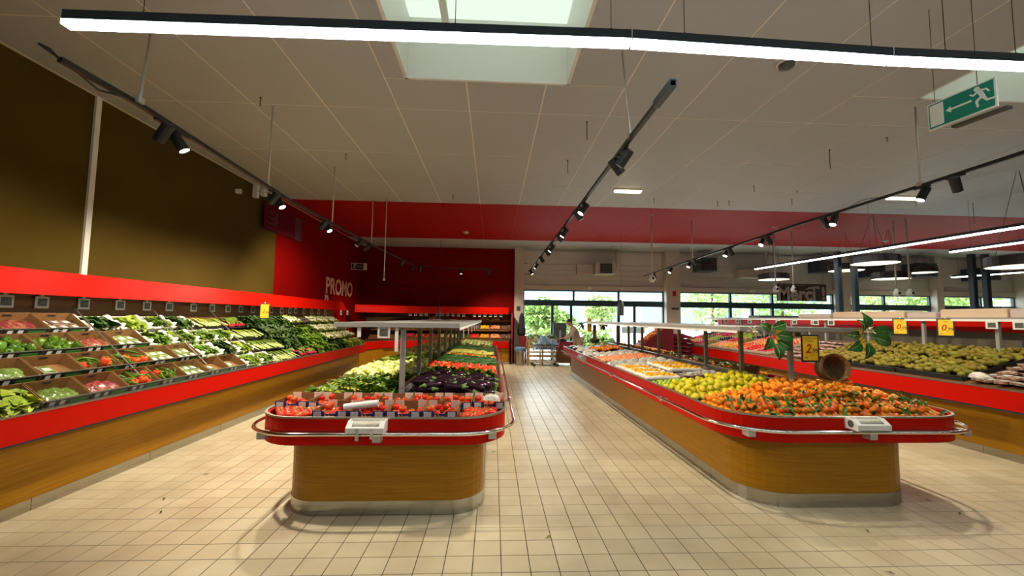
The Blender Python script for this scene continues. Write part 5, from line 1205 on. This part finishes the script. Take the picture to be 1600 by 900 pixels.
for k, (dx, w) in enumerate(((1177,'left of the left leaf bunch'),(1358,'inside the right leaf bunch'))):
    p = ony(dx, 517, 4.50); t = thing('dried_flower', 'pale dried flower head '+w, 'flower', (p.x, 4.50, p.z)); g = G()
    for q in range(16): g.leaf((0,0,0), q*2.4, rnd.uniform(-.6,1.2), .07, .028, .4, 3)
    g.ob('petals','white_curd',t); G().tube([(0,0,0),(.03,0,-.10)], .004, 5).ob('stem','stem',t)
for px, py, lab in ((1215,522,'yellow card half hidden behind the left leaf bunch'), (1338,523,'yellow card half hidden behind the right leaf bunch')):
    p = ony(px, py, 4.62); t = thing('price_sign', lab, 'price sign', (p.x, 4.585, p.z)); G().box(-.035,.035,-.002,.002,-.10,.06).ob('yellow_card','yellow',t); G().box(-.02,.02,-.003,-.002,-.03,.01).ob('small_print','darkink',t)

# boards and boxes standing on the right counter's top
for k, (a, b, z1, m_) in enumerate(((5.3,5.72,.165,'beige'),(5.80,6.05,.15,'pinkgrey'),(6.08,7.05,.165,'beige'),(7.12,7.65,.12,'pinkgrey'),(7.7,9.4,.15,'beige'),(9.45,10.5,.11,'pinkgrey'))):
    t = thing('beige_tray_box', '%s %s low box on top of the right counter' % (ORD[k], 'beige' if m_ == 'beige' else 'pale pinkish'), 'box', (8.3, (a+b)/2, 1.815), group='low boxes on the right counter top')
    w = (b-a)/2; bevel(G().box(-.22,.22,-w,w,0,z1).ob('box_body', m_, t), .03, 3); G().box(-.224,-.22,-w+.04,w-.04,.02,.03).ob('seam','beige',t)
t = thing('grey_cabinet', 'long blue-grey cabinet top seen beyond the right counter', 'cabinet', (10.2, 13.6, 0)); bevel(G().box(-1.3,.9,-.3,.3,.02,1.92).ob('cabinet_body','slategrey',t), .02); G().box(-.2,-.18,-.31,-.3,.1,1.9).ob('door_joint','black',t); G().box(-1.3,.9,-.3,.3,0,.02).ob('plinth','black',t)
t = thing('dark_cabinet', 'black till unit beside the blue-grey cabinet', 'cabinet', (11.6, 13.6, 0)); bevel(G().box(-.35,.35,-.3,.3,0,1.88).ob('cabinet_body','black',t), .02); G().box(-.1,.25,-.2,.2,1.88,1.98).ob('till_screen','screen',t)

# ---------------------------------------------------------------- far end of the shop
# goods on the counter below the red wall
def heapcrate(x, y, z, w, d, col, nm, lab, tilt=.5):
    t = thing('produce_crate', 'crate of %s %s' % (nm, lab), 'crate', (x, y, z), (RD(25),0,0)); G().box(-w/2,w/2,0,d,0,.01).ob('base','card',t)
    for a,b,c,e in ((-w/2,w/2,0,.01),(-w/2,w/2,d-.01,d),(-w/2,-w/2+.01,.01,d-.01),(w/2-.01,w/2,.01,d-.01)): G().box(a,b,c,e,.01,.07).ob('side','card',t)
    pts_ = []
    for px, py in hexpts(-w/2+.01, w/2-.01, .01, d-.01, .058, .3): v = Matrix.Translation((x,y,z)) @ Matrix.Rotation(RD(25),4,'X') @ V((px,py,.055+rnd.uniform(0,.03))); pts_.append((v, rnd.uniform(0,6), rnd.uniform(.95,1.25)))
    o = stuff_from('lime', pts_, 'produce_heap', 'heap of %s %s' % (nm, lab), 'produce'); o.data.materials[0] = M[col]
KN = [('radish_skin','red apples'),('tomato_skin','tomatoes'),('radish_skin','red onions'),('melon_skin','pale potatoes'),('melon_skin','yellow potatoes'),('dark_leaf','avocados'),('tomato_skin','red tomatoes'),('mango_skin','yellow peppers'),('peach_orange_skin','orange nuts'),('artichoke_skin','brown nuts')]
for c in range(10):
    for r in range(3):
        if r == 2 and c < 2: continue
        m_, nm = KN[(c+r*3) % 10] if c < 7 else [('mango_skin','yellow fruit'),('peach_orange_skin','orange fruit'),('pack_brown','brown nuts')][c-7] if r != 0 or c != 6 else KN[6]
        heapcrate(-3.1+.40*c, 15.36+.29*r, .915+.33*r, .38, .27, m_, nm, 'below the red wall, %s from left, %s shelf' % (ORD[c].replace('nearest','first'), ['bottom','middle','top'][r]))
t = thing('hanging_string_bundle', 'dark string bundle hanging in front of the far red canopy', 'decoration', tuple(ony(686,488,14.6))); G().lathe([(.01,.35),(.03,.1),(.07,-.1),(.05,-.2),(.01,-.25)], 8).ob('bundle','darkcloth',t); G().tube([(0,0,.3),(0,0,HC-ony(686,488,14.6).z)], .004, 4).ob('string','darkink',t)
# steel bin with a blue bag
t = thing('steel_bin', 'round steel bin with blue bag beside the narrow pillar', 'bin', (1.02, 15.25, 0)); G().lathe([(.18,0),(.18,.60),(.17,.60),(.17,.02)], 18).ob('bin_body','steel',t,smooth=False)
g = G().lathe([(.19,.50),(.215,.56),(.20,.64),(.17,.66),(.165,.58)], 14, cap=False); g.v = [(x*(1+.12*sin(9*math.atan2(y,x))), y*(1+.12*sin(7*math.atan2(y,x))), z) for x,y,z in g.v]; g.ob('blue_liner','bluebag',t,smooth=True)
# dark coats on the narrow pillar, board beside it
t = thing('hanging_coat', 'dark coat hanging on the narrow pillar by the doors', 'coat', (1.12, 15.88, 0)); g = G().loft([[(.13*cos(a)*w, .07*sin(a)*w, z) for a in [2*pi*k/10 for k in range(10)]] for z, w in ((1.05,1.0),(1.25,1.1),(1.5,.95),(1.75,.8),(1.9,.35),(1.93,.1))]); g.ob('coat_body','darkcloth',t,smooth=True); G().box(-.16,.16,.06,.085,1.1,1.3).ob('sleeve','darkcloth',t); G().box(-.01,.01,.03,.09,1.92,1.97).ob('hook','alu',t)
t = thing('maroon_post', 'maroon board standing between the pillar and the bin', 'board', (1.18, 15.80, 0)); G().box(-.12,.12,0,.05,0,1.05).ob('board','maroonbox',t); G().box(-.12,.12,-.01,0,.5,.53).ob('band','beige',t)
t = thing('wooden_side_panel', 'dark red end panel between the back counter and the narrow pillar', 'panel', (.75, 15.9, 0)); G().box(-.06,.0,-.45,.32,0,1.9).ob('panel','maroonbox',t); G().box(.0,.02,-.40,.2,1.2,1.6).ob('dark_pouch','darkcloth',t)
# pallet stand with melons
t = thing('pallet_stand', 'pale wooden slatted stand carrying melons in front of the glass doors', 'stand', (1.86, 15.55, 0)); t.scale = (.72,1,1)
for z in (.08,.45,.86):
    for k in range(5): G().box(-.75,.75,-.38+.17*k,-.28+.17*k,z,z+.02).ob('slat','pallet',t)
for x in (-.75,-.05,.67):
    for y in (-.38,.36): G().box(x,x+.08,y,y+.06,0,.96).ob('upright','pallet',t)
for z in (.3,.66,.90): G().box(-.75,.75,-.41,-.385,z,z+.08).ob('front_board','pallet',t)
for k, (x, y, kk) in enumerate(((-.6,-.2,'wmelon'),(-.3,-.2,'melon'),(-.1,-.22,'wmelon'),(.35,-.2,'wmelon'),(.58,-.15,'wmelon'),(-.45,.1,'melon'),(-.2,.12,'melon'),(.05,.1,'melon'),(.3,.1,'melon'),(-.32,.0,'cabbage'))):
    put(kk, (1.86+x*.72, 15.55+y, .88+(.12 if kk == 'wmelon' else .09)+(.12 if k in (8,9) else 0)), label='%s %s on the pallet stand, counted from the left' % (ORD[k].replace('nearest','first'), {'wmelon':'dark watermelon','melon':'pale melon','cabbage':'pale green cabbage'}[kk]), sc=1.0)
t = thing('melon_wedge', 'cut pink watermelon wedge lying on the pallet stand', 'fruit', (2.0, 15.28, .97), (0,.2,.1)); g = G().loft([[(-.16*cos(a),0,-.12*sin(a)) for a in [pi*k/10 for k in range(11)]],[(-.16*cos(a),.10,-.12*sin(a)) for a in [pi*k/10 for k in range(11)]]]); g.ob('pink_flesh','pack_pink',t)
G().tube([(-.165*cos(a),.05,-.125*sin(a)) for a in [pi*k/10 for k in range(11)]], .02, 6).ob('rind','watermelon_skin',t)
# shopping trolley with blue bags
t = thing('shopping_trolley', 'shopping trolley filled with blue bags in front of the pallet stand', 'trolley', (1.90, 14.95, 0), (0,0,.05))
g = G()
for z, w, l in ((.55,.26,.42),(.72,.28,.46),(.95,.30,.50)): g.tube([(-l,-w,z),(l,-w*.8,z),(l,w*.8,z),(-l,w,z)], .008, 5, closed=True)
for k in range(12): x = -.42+.84*k/11; g.tube([(x,-.255,.55),(x*1.18,-.285,.95)], .004, 4).tube([(x,.255,.55),(x*1.18,.285,.95)], .004, 4)
g.ob('wire_basket','chrome',t)
for s in (-1,1): G().tube([(-.5,s*.28,.95),(-.55,s*.28,1.02),(-.40,s*.26,.35),(-.45,s*.26,.14)], .012, 6).ob('back_frame','chrome',t,smooth=True); G().tube([(.42,s*.22,.5),(.1,s*.24,.25),(-.45,s*.26,.14)], .012, 6).ob('side_frame','chrome',t,smooth=True); G().tube([(-.45,s*.26,.16),(.45,s*.2,.16)], .012, 6).ob('lower_frame','chrome',t,smooth=True)
G().tube([(-.57,-.28,1.02),(-.57,.28,1.02)], .016, 8).ob('push_handle','bluebag',t)
for x in (-.42,.42):
    for s in (-1,1): G().lathe([(.02,-.015),(.06,-.015),(.06,.015),(.02,.015)], 12, o=(x,.24*s,.062), ax='y').ob('castor_wheel','black',t); G().box(x-.015,x+.015,.24*s-.02,.24*s+.02,.06,.15).ob('castor_fork','alu',t)
for k, (x, y, z, s) in enumerate(((-.22,0,.60,1.5),(.2,.02,.60,1.5),(-.05,-.02,.80,1.7),(.3,0,.78,1.2))):
    o = pillow(.30*s, .26*s, .16*s, 20+k).ob('blue_bag','bluebag', loc=(1.90+x, 14.95+y, z), smooth=True, label='%s crumpled blue plastic bag in the shopping trolley' % ['left lower','right lower','topmost left','topmost right'][k], cat='plastic bag')
# low maroon till counter and computer behind it
t = thing('till_counter', 'low maroon counter on castors beside the shopping trolley', 'counter', (2.62, 15.35, 0)); t.scale = (.8,1,1); G().box(-.36,.42,-.3,.3,.10,.55).ob('cabinet','brown',t); G().box(-.38,.44,-.32,.32,.55,.88).ob('maroon_top_box','maroonbox',t)
for x in (-.3,.36): G().lathe([(.02,-.015),(.05,-.015),(.05,.015),(.02,.015)], 10, o=(x,-.2,.052), ax='y').ob('castor_wheel','black',t)
t = thing('weighing_scale', 'grey weighing scale with dark tray on the maroon counter', 'scale', (2.55, 15.3, .88)); G().box(-.18,.2,-.12,.12,0,.07).ob('scale_body','slategrey',t); G().box(-.2,.1,-.16,.1,.07,.09).ob('tray','black',t); G().box(-.02,.02,.1,.13,.07,.4).ob('display_mast','alu',t)
t = thing('grey_screen', 'grey screen panel standing behind the maroon counter', 'screen', (2.60, 15.9, .88)); G().box(-.26,.26,-.03,.03,.1,.68).ob('panel','slategrey',t); G().box(-.04,.04,-.02,.02,0,.1).ob('stand','black',t)
# stands and scale by the far end of the right island; small decorations on its rail
for k, (px, py, kind) in enumerate(((909,508,'plant'),(921,508,'card'),(929,531,'pan'),(943,508,'plant'),(970,480,'bag'))):
    Y = 12.3; p = ony(px, py, Y)
    if kind == 'plant':
        t = thing('hanging_plant', 'small leafy plant hanging from the far rail, %s' % ('left one' if k == 0 else 'right one'), 'plant', tuple(p)); g = G()
        for q in range(18): g.leaf((0,0,0), q*2.4, rnd.uniform(-1.2,.8), .17, .07, .6, 3)
        g.ob('leaves','mid_leaf',t); G().tube([(0,0,0),(0,0,1.64-p.z)], .005, 4).ob('string','darkink',t)
    elif kind == 'card': t = thing('price_sign', 'small yellow card hanging from the far end of the right rail', 'price sign', tuple(p)); G().box(-.07,.07,-.003,.003,-.2,.2).ob('yellow_card','yellow',t); G().box(-.02,.02,-.002,.002,.2,.25).ob('clip','white',t)
    elif kind == 'pan': t = thing('scale_pan', 'round dark pan hanging from the far rail', 'scale', tuple(p)); G().lathe([(.001,-.10),(.10,-.09),(.15,-.02),(.155,.03),(.14,.03),(.12,-.05)], 16).ob('pan','slate',t,smooth=True); G().box(-.05,.05,-.01,.01,.03,.45).ob('pan_bracket','wicker',t)
    else: t = thing('hanging_bag', 'grey pointed shape hanging before the door glass above the far rail', 'decoration', tuple(p)); G().lathe([(.09,-.25),(.10,.05),(.07,.15),(.01,.25)], 10).ob('bag_body','slategrey',t,smooth=True); G().tube([(0,0,.2),(0,0,HC-p.z)], .003, 4).ob('string','darkink',t)
# red netted stack at the far end of the right counter
t = thing('red_net_stack', 'tall stack of dark red netted sacks near the far end of the right counter', 'sack stack', (5.9, 13.2, 0)); 
for k in range(9): 
    g = pillow(1.3, .5, .16, 40+k); g.v = [(x,y+.0,z+.14*k+.02) for x,y,z in g.v]; g.ob('sack','maroonbox',t,smooth=True)
t = thing('sloping_red_stand', 'red sloping display stand behind the right island far end', 'display stand', (5.15, 12.9, 0)); G().loft([[(-.5,y,0),(.5,y,0),(.5,y,1.6),(.42,y,1.6),(-.5,y,.95)] for y in (-.3,.3)]).ob('stand_body','maroonbox',t)
stuff_from('orange', [((x_, 12.65+rnd.random()*.5, .98+.65*(x_-4.65)/.92), rnd.uniform(0,6), .9) for x_ in [4.72+rnd.random()*.75 for k in range(70)]], 'orange_heap', 'oranges on the red sloping stand at the far end', 'fruit')

# bits of leaf dropped on the floor
for k, (px, py) in enumerate(((258,778),(251,802),(1455,783),(1500,804),(1358,832),(1385,894),(855,841),(319,742),(770,706))):
    p = onz(px, py, .004); t = G().leaf((0,0,.002), rnd.uniform(0,6), .15, .045, .02, .3, 2).tube([(0,0,.004),(-.015,0,.004)], .002, 4).ob('fallen_leaf','brownstem' if k % 2 else 'mid_leaf', loc=tuple(p), label='small dry leaf scrap on the floor, %s' % ['by the left counter','below the first scrap on the left','right of the right island','nearest the right edge','in front of the right island','at the bottom right','in the middle aisle','halfway along the left aisle','right of the middle island'][k], cat='leaf')

# ---------------------------------------------------------------- shop worker bending over the counter
def skinned(name, verts, edges, radii, mt, parent=None, lv=2, root=0):
    me = bpy.data.meshes.new(name); me.from_pydata([tuple(v) for v in verts], edges, []); o = link(name, me, parent); me.materials.append(M[mt])
    sk = o.modifiers.new('skin', 'SKIN'); sk.use_smooth_shade = True
    for i, r in enumerate(radii): v = me.skin_vertices[0].data[i]; v.radius = (r, r) if not isinstance(r, tuple) else r
    me.skin_vertices[0].data[root].use_root = True
    sb = o.modifiers.new('sub', 'SUBSURF'); sb.levels = lv; sb.render_levels = lv
    return o
M['skin'] = mat('skin_tone', (.50,.30,.20), .5); M['shirt'] = mat('dusty_pink_shirt', (.48,.36,.31), .8, bump=.3); M['trousers'] = mat('beige_trousers', (.50,.42,.30), .8); M['hair'] = mat('dark_hair', (.02,.016,.014), .7); M['shoe'] = mat('dark_shoe', (.02,.02,.02), .5)
px0 = 3.10; py0 = 14.95
t = thing('person', 'person with dark hair in a dusty pink shirt leaning over the maroon counter', 'person', (px0, py0, 0))
# body: facing -x, leaning forward. 0 pelvis
Vs = [(0,0,.92),(-.04,0,1.08),(-.12,0,1.25),(-.18,0,1.38),(-.23,0,1.46),(-.27,0,1.53), (.02,.10,.90),(0,.11,.50),(.03,.11,.09),(-.10,.12,.04), (.02,-.10,.90),(.04,-.11,.50),(.06,-.11,.09),(-.07,-.12,.04),
      (-.16,.19,1.37),(-.22,.24,1.14),(-.42,.20,1.02),(-.50,.18,1.0), (-.16,-.19,1.37),(-.22,-.25,1.14),(-.44,-.22,1.04),(-.52,-.20,1.02)]
Es = [(0,1),(1,2),(2,3),(3,4),(4,5),(0,6),(6,7),(7,8),(8,9),(0,10),(10,11),(11,12),(12,13),(3,14),(14,15),(15,16),(16,17),(3,18),(18,19),(19,20),(20,21)]
Rs = [.14,.135,.15,.12,.055,.05,.09,.06,.042,.035,.09,.06,.042,.035,.06,.045,.032,.025,.06,.045,.032,.025]
skinned('body', Vs, Es, Rs, 'skin', t)
sel = [0,1,2,3,14,15,16,18,19,20]; mp_ = {v:i for i,v in enumerate(sel)}
skinned('shirt', [Vs[i] for i in sel], [(mp_[a],mp_[b]) for a,b in Es if a in mp_ and b in mp_], [Rs[i]*1.12+.008 for i in sel], 'shirt', t)
sel = [0,6,7,8,10,11,12]; mp_ = {v:i for i,v in enumerate(sel)}
skinned('trousers', [Vs[i] for i in sel], [(mp_[a],mp_[b]) for a,b in Es if a in mp_ and b in mp_], [Rs[i]*1.12+.012 for i in sel], 'trousers', t)
h = V((-.31,0,1.60)); g = ball(.10, 1.0, .80, 1.18, 16, 12); g.v = [(x+h.x-.012*(z < -.03), y+h.y, z+h.z) for x,y,z in g.v]; hd = g.ob('head','skin',t,smooth=True)
G().loft([[(h.x-.095,-.012,h.z+.01),(h.x-.095,.012,h.z+.01),(h.x-.097,0,h.z+.015)],[(h.x-.125,-.014,h.z-.025),(h.x-.125,.014,h.z-.025),(h.x-.122,0,h.z-.01)]]).ob('nose','skin',hd)
for s in (-1,1): G().add(ball(.012,1,1,1,8,6), Matrix.Translation((h.x-.088,.032*s,h.z+.015))).ob('eye','darkink',hd); G().add(ball(.025,1,.4,1.3,8,6), Matrix.Translation((h.x+.01,.082*s,h.z-.005))).ob('ear','skin',hd)
G().box(h.x-.098,h.x-.088,-.025,.025,h.z-.055,h.z-.047).ob('mouth','redink',hd)
g = ball(.108, 1.0, .84, 1.1, 16, 10, .05, 3); g.v = [(x+h.x+.02, y, max(z, -.03+.25*(-x if x < 0 else 0))+h.z+.018) for x,y,z in g.v]; g.ob('hair','hair',hd,smooth=True)
for s, hx, hy, hz2 in ((1,-.50,.18,1.0),(-1,-.52,-.20,1.02)):
    vs = [(hx,hy,hz2),(hx-.05,hy,hz2-.005)]; es = [(0,1)]; rs = [.026,.03]
    for f_ in range(4): b = len(vs); oy = (f_-1.5)*.019; Lf = (.030,.036,.034,.026)[f_]; vs += [(hx-.085,hy+oy,hz2-.005),(hx-.085-Lf,hy+oy*1.15,hz2-.02),(hx-.085-Lf*1.7,hy+oy*1.2,hz2-.042)]; es += [(1,b),(b,b+1),(b+1,b+2)]; rs += [.010,.009,.008]
    b = len(vs); vs += [(hx-.03,hy-s*.035,hz2-.005),(hx-.06,hy-s*.055,hz2-.015)]; es += [(0,b),(b,b+1)]; rs += [.011,.009]
    skinned('hand', vs, es, rs, 'skin', t, 1)
for y in (.115,-.115): x = -.03 if y > 0 else 0; bevel(G().box(x-.14,x+.10,y-.045,y+.045,0,.075).ob('shoe','shoe',t), .025, 2)

# ---------------------------------------------------------------- outside the glass
struct('trim_10', G().box(-20, 60, YB+.6, 110, -.14, -.04), mat('pale_forecourt', (.62,.60,.56), .9, col2=(.55,.54,.50), scale=.5))
M['bldg'] = mat('pale_metal_building', (.62,.68,.72), .6); M['bldgb'] = mat('blue_grey_roof_band', (.22,.33,.42), .5)
t = thing('warehouse_building', 'long pale building with blue-grey roof band beyond the forecourt', 'building', (20, 60, 0)); G().box(-18,50,0,12,-.04,5.2).ob('wall','bldg',t); G().box(-18.3,50,-.3,12,5.2,6.6).ob('roof_band','bldgb',t)
for k in range(9): G().box(-16+6*k,-12.6+6*k,-.08,0,1,3.6).ob('window','bldgb',t)
t = thing('shop_building', 'second pale building seen through the right-hand glazing', 'building', (48, 52, 0)); G().box(-4,30,0,10,-.04,4.4).ob('wall','bldg',t); G().box(-4.2,30,-.2,10,4.4,5.2).ob('roof_band','bldgb',t)
for k in range(4): G().box(-2+7*k,2+7*k,-.08,0,.6,3).ob('window','bldgb',t)
M['tree1'] = mat('sunlit_tree_leaf', (.24,.38,.09), .6, col2=(.36,.46,.14), scale=2); M['tree2'] = mat('pale_tree_leaf', (.36,.46,.12), .6, col2=(.44,.52,.22), scale=2)
def tree(x, y, h, r, key, label, seed):
    R = random.Random(seed); t = thing('tree', label, 'tree', (x, y, -.04)); G().tube([(0,0,0),(.1,0,h*.4),(.05,.1,h*.8)], [.16,.11,.05], 8).ob('trunk','brownstem',t,smooth=True); g = G()
    for k in range(900):
        a, b = R.uniform(0,2*pi), R.uniform(-1,1); q = r*R.random()**.4; s = sqrt(1-b*b); c = V((q*s*cos(a), q*s*sin(a), h*.62+q*b*.85))
        g.leaf(c, R.uniform(0,6.3), R.uniform(-.8,1), .42, .30, .8, 2)
    g.ob('crown', key, t)['kind'] = 'stuff'
tree(3.2, 27, 3.0, 1.45, 'tree1', 'bushy sunlit tree just beyond the left glass door', 1); tree(5.3, 31, 2.2, 1.0, 'tree1', 'second bushy tree behind the glass doors', 2); tree(10.6, 40, 4.4, 1.7, 'tree2', 'pale tree in front of the long building', 3)
tree(17.5, 32, 6.2, 3.0, 'tree2', 'yellow-green tree behind the second glazed bay', 4); tree(24, 33, 6.0, 3.0, 'tree1', 'tree behind the right part of the second glazed bay', 5); tree(33, 34, 6.2, 3.2, 'tree2', 'tree behind the third glazed bay', 6); tree(42, 35, 6.4, 3.4, 'tree1', 'tree behind the fourth glazed bay', 7); tree(37.5, 33, 5.6, 2.6, 'tree1', 'smaller tree between the third and fourth glazed bays', 8)
t = thing('hedge', 'low green hedge running beyond the left doors', 'hedge', (4.6, 24.5, -.04)); g = G(); R = random.Random(9)
for k in range(900): g.leaf((R.uniform(-3.5,2.5), R.uniform(-.5,.5), R.uniform(.1,1.0)), R.uniform(0,6.3), R.uniform(-.3,1.2), .3, .2, .6, 2)
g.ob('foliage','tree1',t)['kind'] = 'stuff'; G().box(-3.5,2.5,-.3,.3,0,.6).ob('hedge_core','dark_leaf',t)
t = thing('parked_car', 'pale parked car beyond the glass doors', 'car', (8.6, 26, -.04)); b_ = G().loft([[(x,-.85,z) for x,z in ((-2.1,.35),(-2.1,.75),(-1.3,.9),(-.7,1.38),(.9,1.40),(1.6,.95),(2.1,.85),(2.1,.35))],[(x,.85,z) for x,z in ((-2.1,.35),(-2.1,.75),(-1.3,.9),(-.7,1.38),(.9,1.40),(1.6,.95),(2.1,.85),(2.1,.35))]]).ob('car_body','white',t); bevel(b_, .06, 2); G().box(-.6,.85,-.86,-.85,.92,1.3).ob('side_window','screen',t)
for x in (-1.35,1.35):
    for y in (-.82,.82): G().lathe([(.1,-.1),(.32,-.1),(.32,.1),(.1,.1)], 16, o=(x,y,.33), ax='y').ob('wheel','black',t)


for o in list(PROTO.values()): drop(o)
# labels: where many alike pieces share a text, add the line and the place in it
NUM = ['one','two','three','four','five','six','seven','eight','nine','ten','eleven','twelve','thirteen','fourteen','fifteen','sixteen','seventeen','eighteen','nineteen','twenty']+['number %d' % k for k in range(21, 400)]
bylab = {}
for o in COL.objects:
    if o.parent is None and o.get('label') and o.get('category'): bylab.setdefault(o['label'], []).append(o)
for lab, os_ in bylab.items():
    if len(os_) < 2: continue
    slope = all(o.matrix_world.translation.x < -3.8 or o.location.x < -3.8 for o in os_)
    P = [(o, o.location.copy()) for o in os_]
    per = max(2, round(sqrt(len(P))*1.3)) if len(P) > 4 else len(P)
    if slope: P.sort(key=lambda q: (-round(q[1].x/.09), q[1].y))
    else: P.sort(key=lambda q: q[1].y)
    for i in range(0, len(P), per):
        line = sorted(P[i:i+per], key=lambda q: q[1].y if slope else q[1].x)
        for j, (o, p) in enumerate(line):
            fr = 'near end' if slope else 'left'
            pos = (ORD[j].replace('nearest', 'first') if j < len(ORD) else 'number %d' % (j+1))+(' along' if slope else ' from left')
            o['label'] = lab+', '+(pos if len(P) <= per else 'line %s, %s' % (NUM[i//per], pos))
for o in COL.objects:
    if o.parent is None and o.get('label') and len(o['label'].replace(',', ' ').split()) > 16: print('LONG', o['label'])
